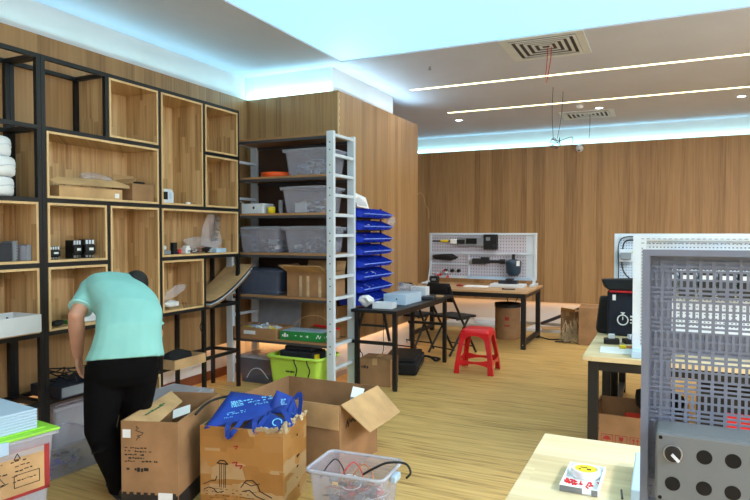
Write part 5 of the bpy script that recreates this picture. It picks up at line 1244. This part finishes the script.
for i in range(len(hm.v) - 1, -1, -1):
    q = hm.v[i] + V(PT.location) - HC
    if q.dot(hf) > .035 and q.dot(hup) < .055: hm.v[i] = hm.v[i] - hf * .03 * min(1, (q.dot(hf) - .035) * 30)
hm.build('hair', M['hair'], PT)
sh = W(PT); loft(sh, spine_rings(.0))
ball(sh, LS, .07); ball(sh, RS, .07)
for a, b, s2 in ((LS, LE, .72), (RS, RE, .8)):
    e = a.lerp(b, s2); sh.tube([V(a).lerp(V((-3.0, 2.69, 1.15)), .3), a, a.lerp(b, s2 * .5), e], [.07, .07, .066, .067], 18)
sh.tube([V((-2.95, 2.69, 1.14)), V((-3.065, 2.78, 1.195))], [.09, .062], 18)
for k in range(1, 4):                                 # soft folds round the waist and back
    u = -.14 + .07 * k; base = V((-2.742, 2.516, .93)) + RH * u - FW * (.118 - abs(u) * .25)
    sh.tube([base - UPZ * .08 + RH * .02, base, base + UPZ * .06 + FW * .05 - RH * .03], [.004, .012, .004], 8)
sh.build('shirt', M['shirt'], PT, remesh=.009)
for a, b, s2 in ((LS, LE, .72), (RS, RE, .8)):
    e = a.lerp(b, s2); d = (b - a).normalized(); W(PT).tube([e - d * .004, e + d * .006], [.0695, .069], 20).build('sleeve_trim', M['shirt_trim'], PT)
W(PT).tube([HC - hup * .1 - hf * .035, V((-3.06, 2.775, 1.195))], [.06, .074], 18).build('collar', M['shirt'], PT)
tr = W(PT)
loft(tr, [((-2.722, 2.485, .86), RH, .17, FW, .115), ((-2.72, 2.48, .80), RH, .185, FW, .13), ((-2.724, 2.485, .72), RH, .18, FW, .13), ((-2.74, 2.495, .66), RH, .15, FW, .115)])
tr.tube([LHIP, LHIP.lerp(LKN, .5), LKN, LKN.lerp(LAN, .4), LKN.lerp(LAN, .8), LAN + V((0, 0, -.03))], [.108, .1, .083, .078, .07, .066], 18)
tr.tube([RHIP, RHIP.lerp(RKN, .5), RKN, RKN.lerp(RAN, .4), RKN.lerp(RAN, .8), RAN + V((0, 0, -.03))], [.108, .1, .083, .078, .07, .066], 18)
for k in range(4):
    c = LKN + UPZ * (.08 - .06 * k) - FW * .07; tr.tube([c - RH * .05, c + UPZ * .01, c + RH * .05 + UPZ * .02], [.005, .016, .005], 8)
tr.build('trousers', M['trousers'], PT, remesh=.009)
for an, nm in ((LAN, 'l'), (RAN, 'r')):
    c = V((an.x, an.y, 0)); fwd = V((-.9, .43, 0)).normalized(); rr = V((.43, .9, 0)).normalized()
    s = W(PT); loft(s, [(c - fwd * .075 + UPZ * .045, rr, .032, UPZ, .034), (c + UPZ * .05, rr, .038, UPZ, .042), (c + fwd * .08 + UPZ * .038, rr, .044, UPZ, .03), (c + fwd * .16 + UPZ * .03, rr, .042, UPZ, .022), (c + fwd * .19 + UPZ * .026, rr, .028, UPZ, .016)], 16)
    so = s.build('shoe', M['black_rubber'], PT)
    s = W(PT); loft(s, [(c - fwd * .08 + UPZ * .008, rr, .034, UPZ, .008), (c + fwd * .08 + UPZ * .008, rr, .047, UPZ, .008), (c + fwd * .195 + UPZ * .008, rr, .03, UPZ, .008)], 16); s.build('sole', M['dark_plastic'], so)

# ================================================================== LIGHT
def area(name, loc, size, rot, power, color):
    l = bpy.data.lights.new(name, 'AREA'); l.shape = 'RECTANGLE'; l.size, l.size_y = size; l.energy = power; l.color = color
    o = bpy.data.objects.new(name, l); COL.objects.link(o); o.location = loc; o.rotation_euler = rot; return o
CY_ = (.30, .90, 1.0); WM = (1.0, .47, .16)
UP_ = (PI, 0, 0)
area('cove_strip', (-4.15, 1.4, 2.95), (.05, 8.0), (PI, .7, 0), 9, (.42, .92, 1))
area('cove_strip', (-3.6, 5.5, 2.95), (1.1, .05), (PI - .7, 0, 0), 2.6, (.42, .92, 1))
area('cove_strip', (-3.04, 6.5, 2.95), (.05, 2.1), (PI, .7, 0), 4, (.6, .92, 1))
area('cove_strip', (-.4, 10.45, 2.95), (7.6, .05), (PI - .7, 0, 0), 9, (.42, .92, 1))
area('base_strip', (-4.15, 1.4, .35), (.05, 8.0), (0, 0, 0), 3.5, WM)
area('base_strip', (-3.6, 5.49, .35), (1.1, .05), (0, 0, 0), 1.2, WM)
area('base_strip', (-3.03, 6.6, .35), (.05, 2.0), (0, 0, 0), 1.6, WM)
area('base_strip', (-.4, 10.45, .35), (7.6, .05), (0, 0, 0), 3.5, WM)
for x_, y_ in ((-2.83, 8.96), (-.83, 8.9), (.84, 8.9), (2.9, 6.5), (2.9, 3.5), (2.9, .5)):  # last three are added beams at the right, with no downlight modelled
    l = bpy.data.lights.new('downlight_and_added_beam', 'SPOT'); l.energy = 32; l.spot_size = 1.9; l.spot_blend = .8; l.color = (1, .95, .88); l.shadow_soft_size = .05
    o = bpy.data.objects.new('downlight_and_added_beam', l); COL.objects.link(o); o.location = (x_, y_, ZC - .02)
for y_ in (6.85, 8.36): area('slot_beam', (0, y_, ZC - .006), (5.4, .04), (0, 0, 0), 20, (1, .94, .84))
# unseen fill lights, added beside and behind the viewer to brighten the scene
area('added_fill_light', (3.0, 2.0, ZC - .02), (.8, 6.0), (0, 0, 0), 270, (.97, .98, 1))
area('added_fill_light', (-.5, -2.0, ZC - .02), (5.0, .8), (0, 0, 0), 60, (.96, .98, 1))

w = bpy.data.worlds.new('world'); bpy.context.scene.world = w; w.use_nodes = True
w.node_tree.nodes['Background'].inputs[0].default_value = (.8, .9, 1, 1); w.node_tree.nodes['Background'].inputs[1].default_value = .3

# ================================================================== CAMERA
cam = bpy.data.cameras.new('camera'); co = bpy.data.objects.new('camera', cam); COL.objects.link(co)
cam.sensor_width = 36; cam.lens = 615 / 750 * 36; cam.clip_start = .05
co.location = (0, 0, 1.5)
yaw = math.atan2(290, 615); pitch = math.atan2(17, 615)
co.rotation_euler = (PI / 2 - pitch, 0, yaw)
sc = bpy.context.scene; sc.camera = co
sc.view_settings.view_transform = 'Standard'; sc.view_settings.look = 'None'; sc.view_settings.gamma = 1
sc.view_settings.exposure = 0.62
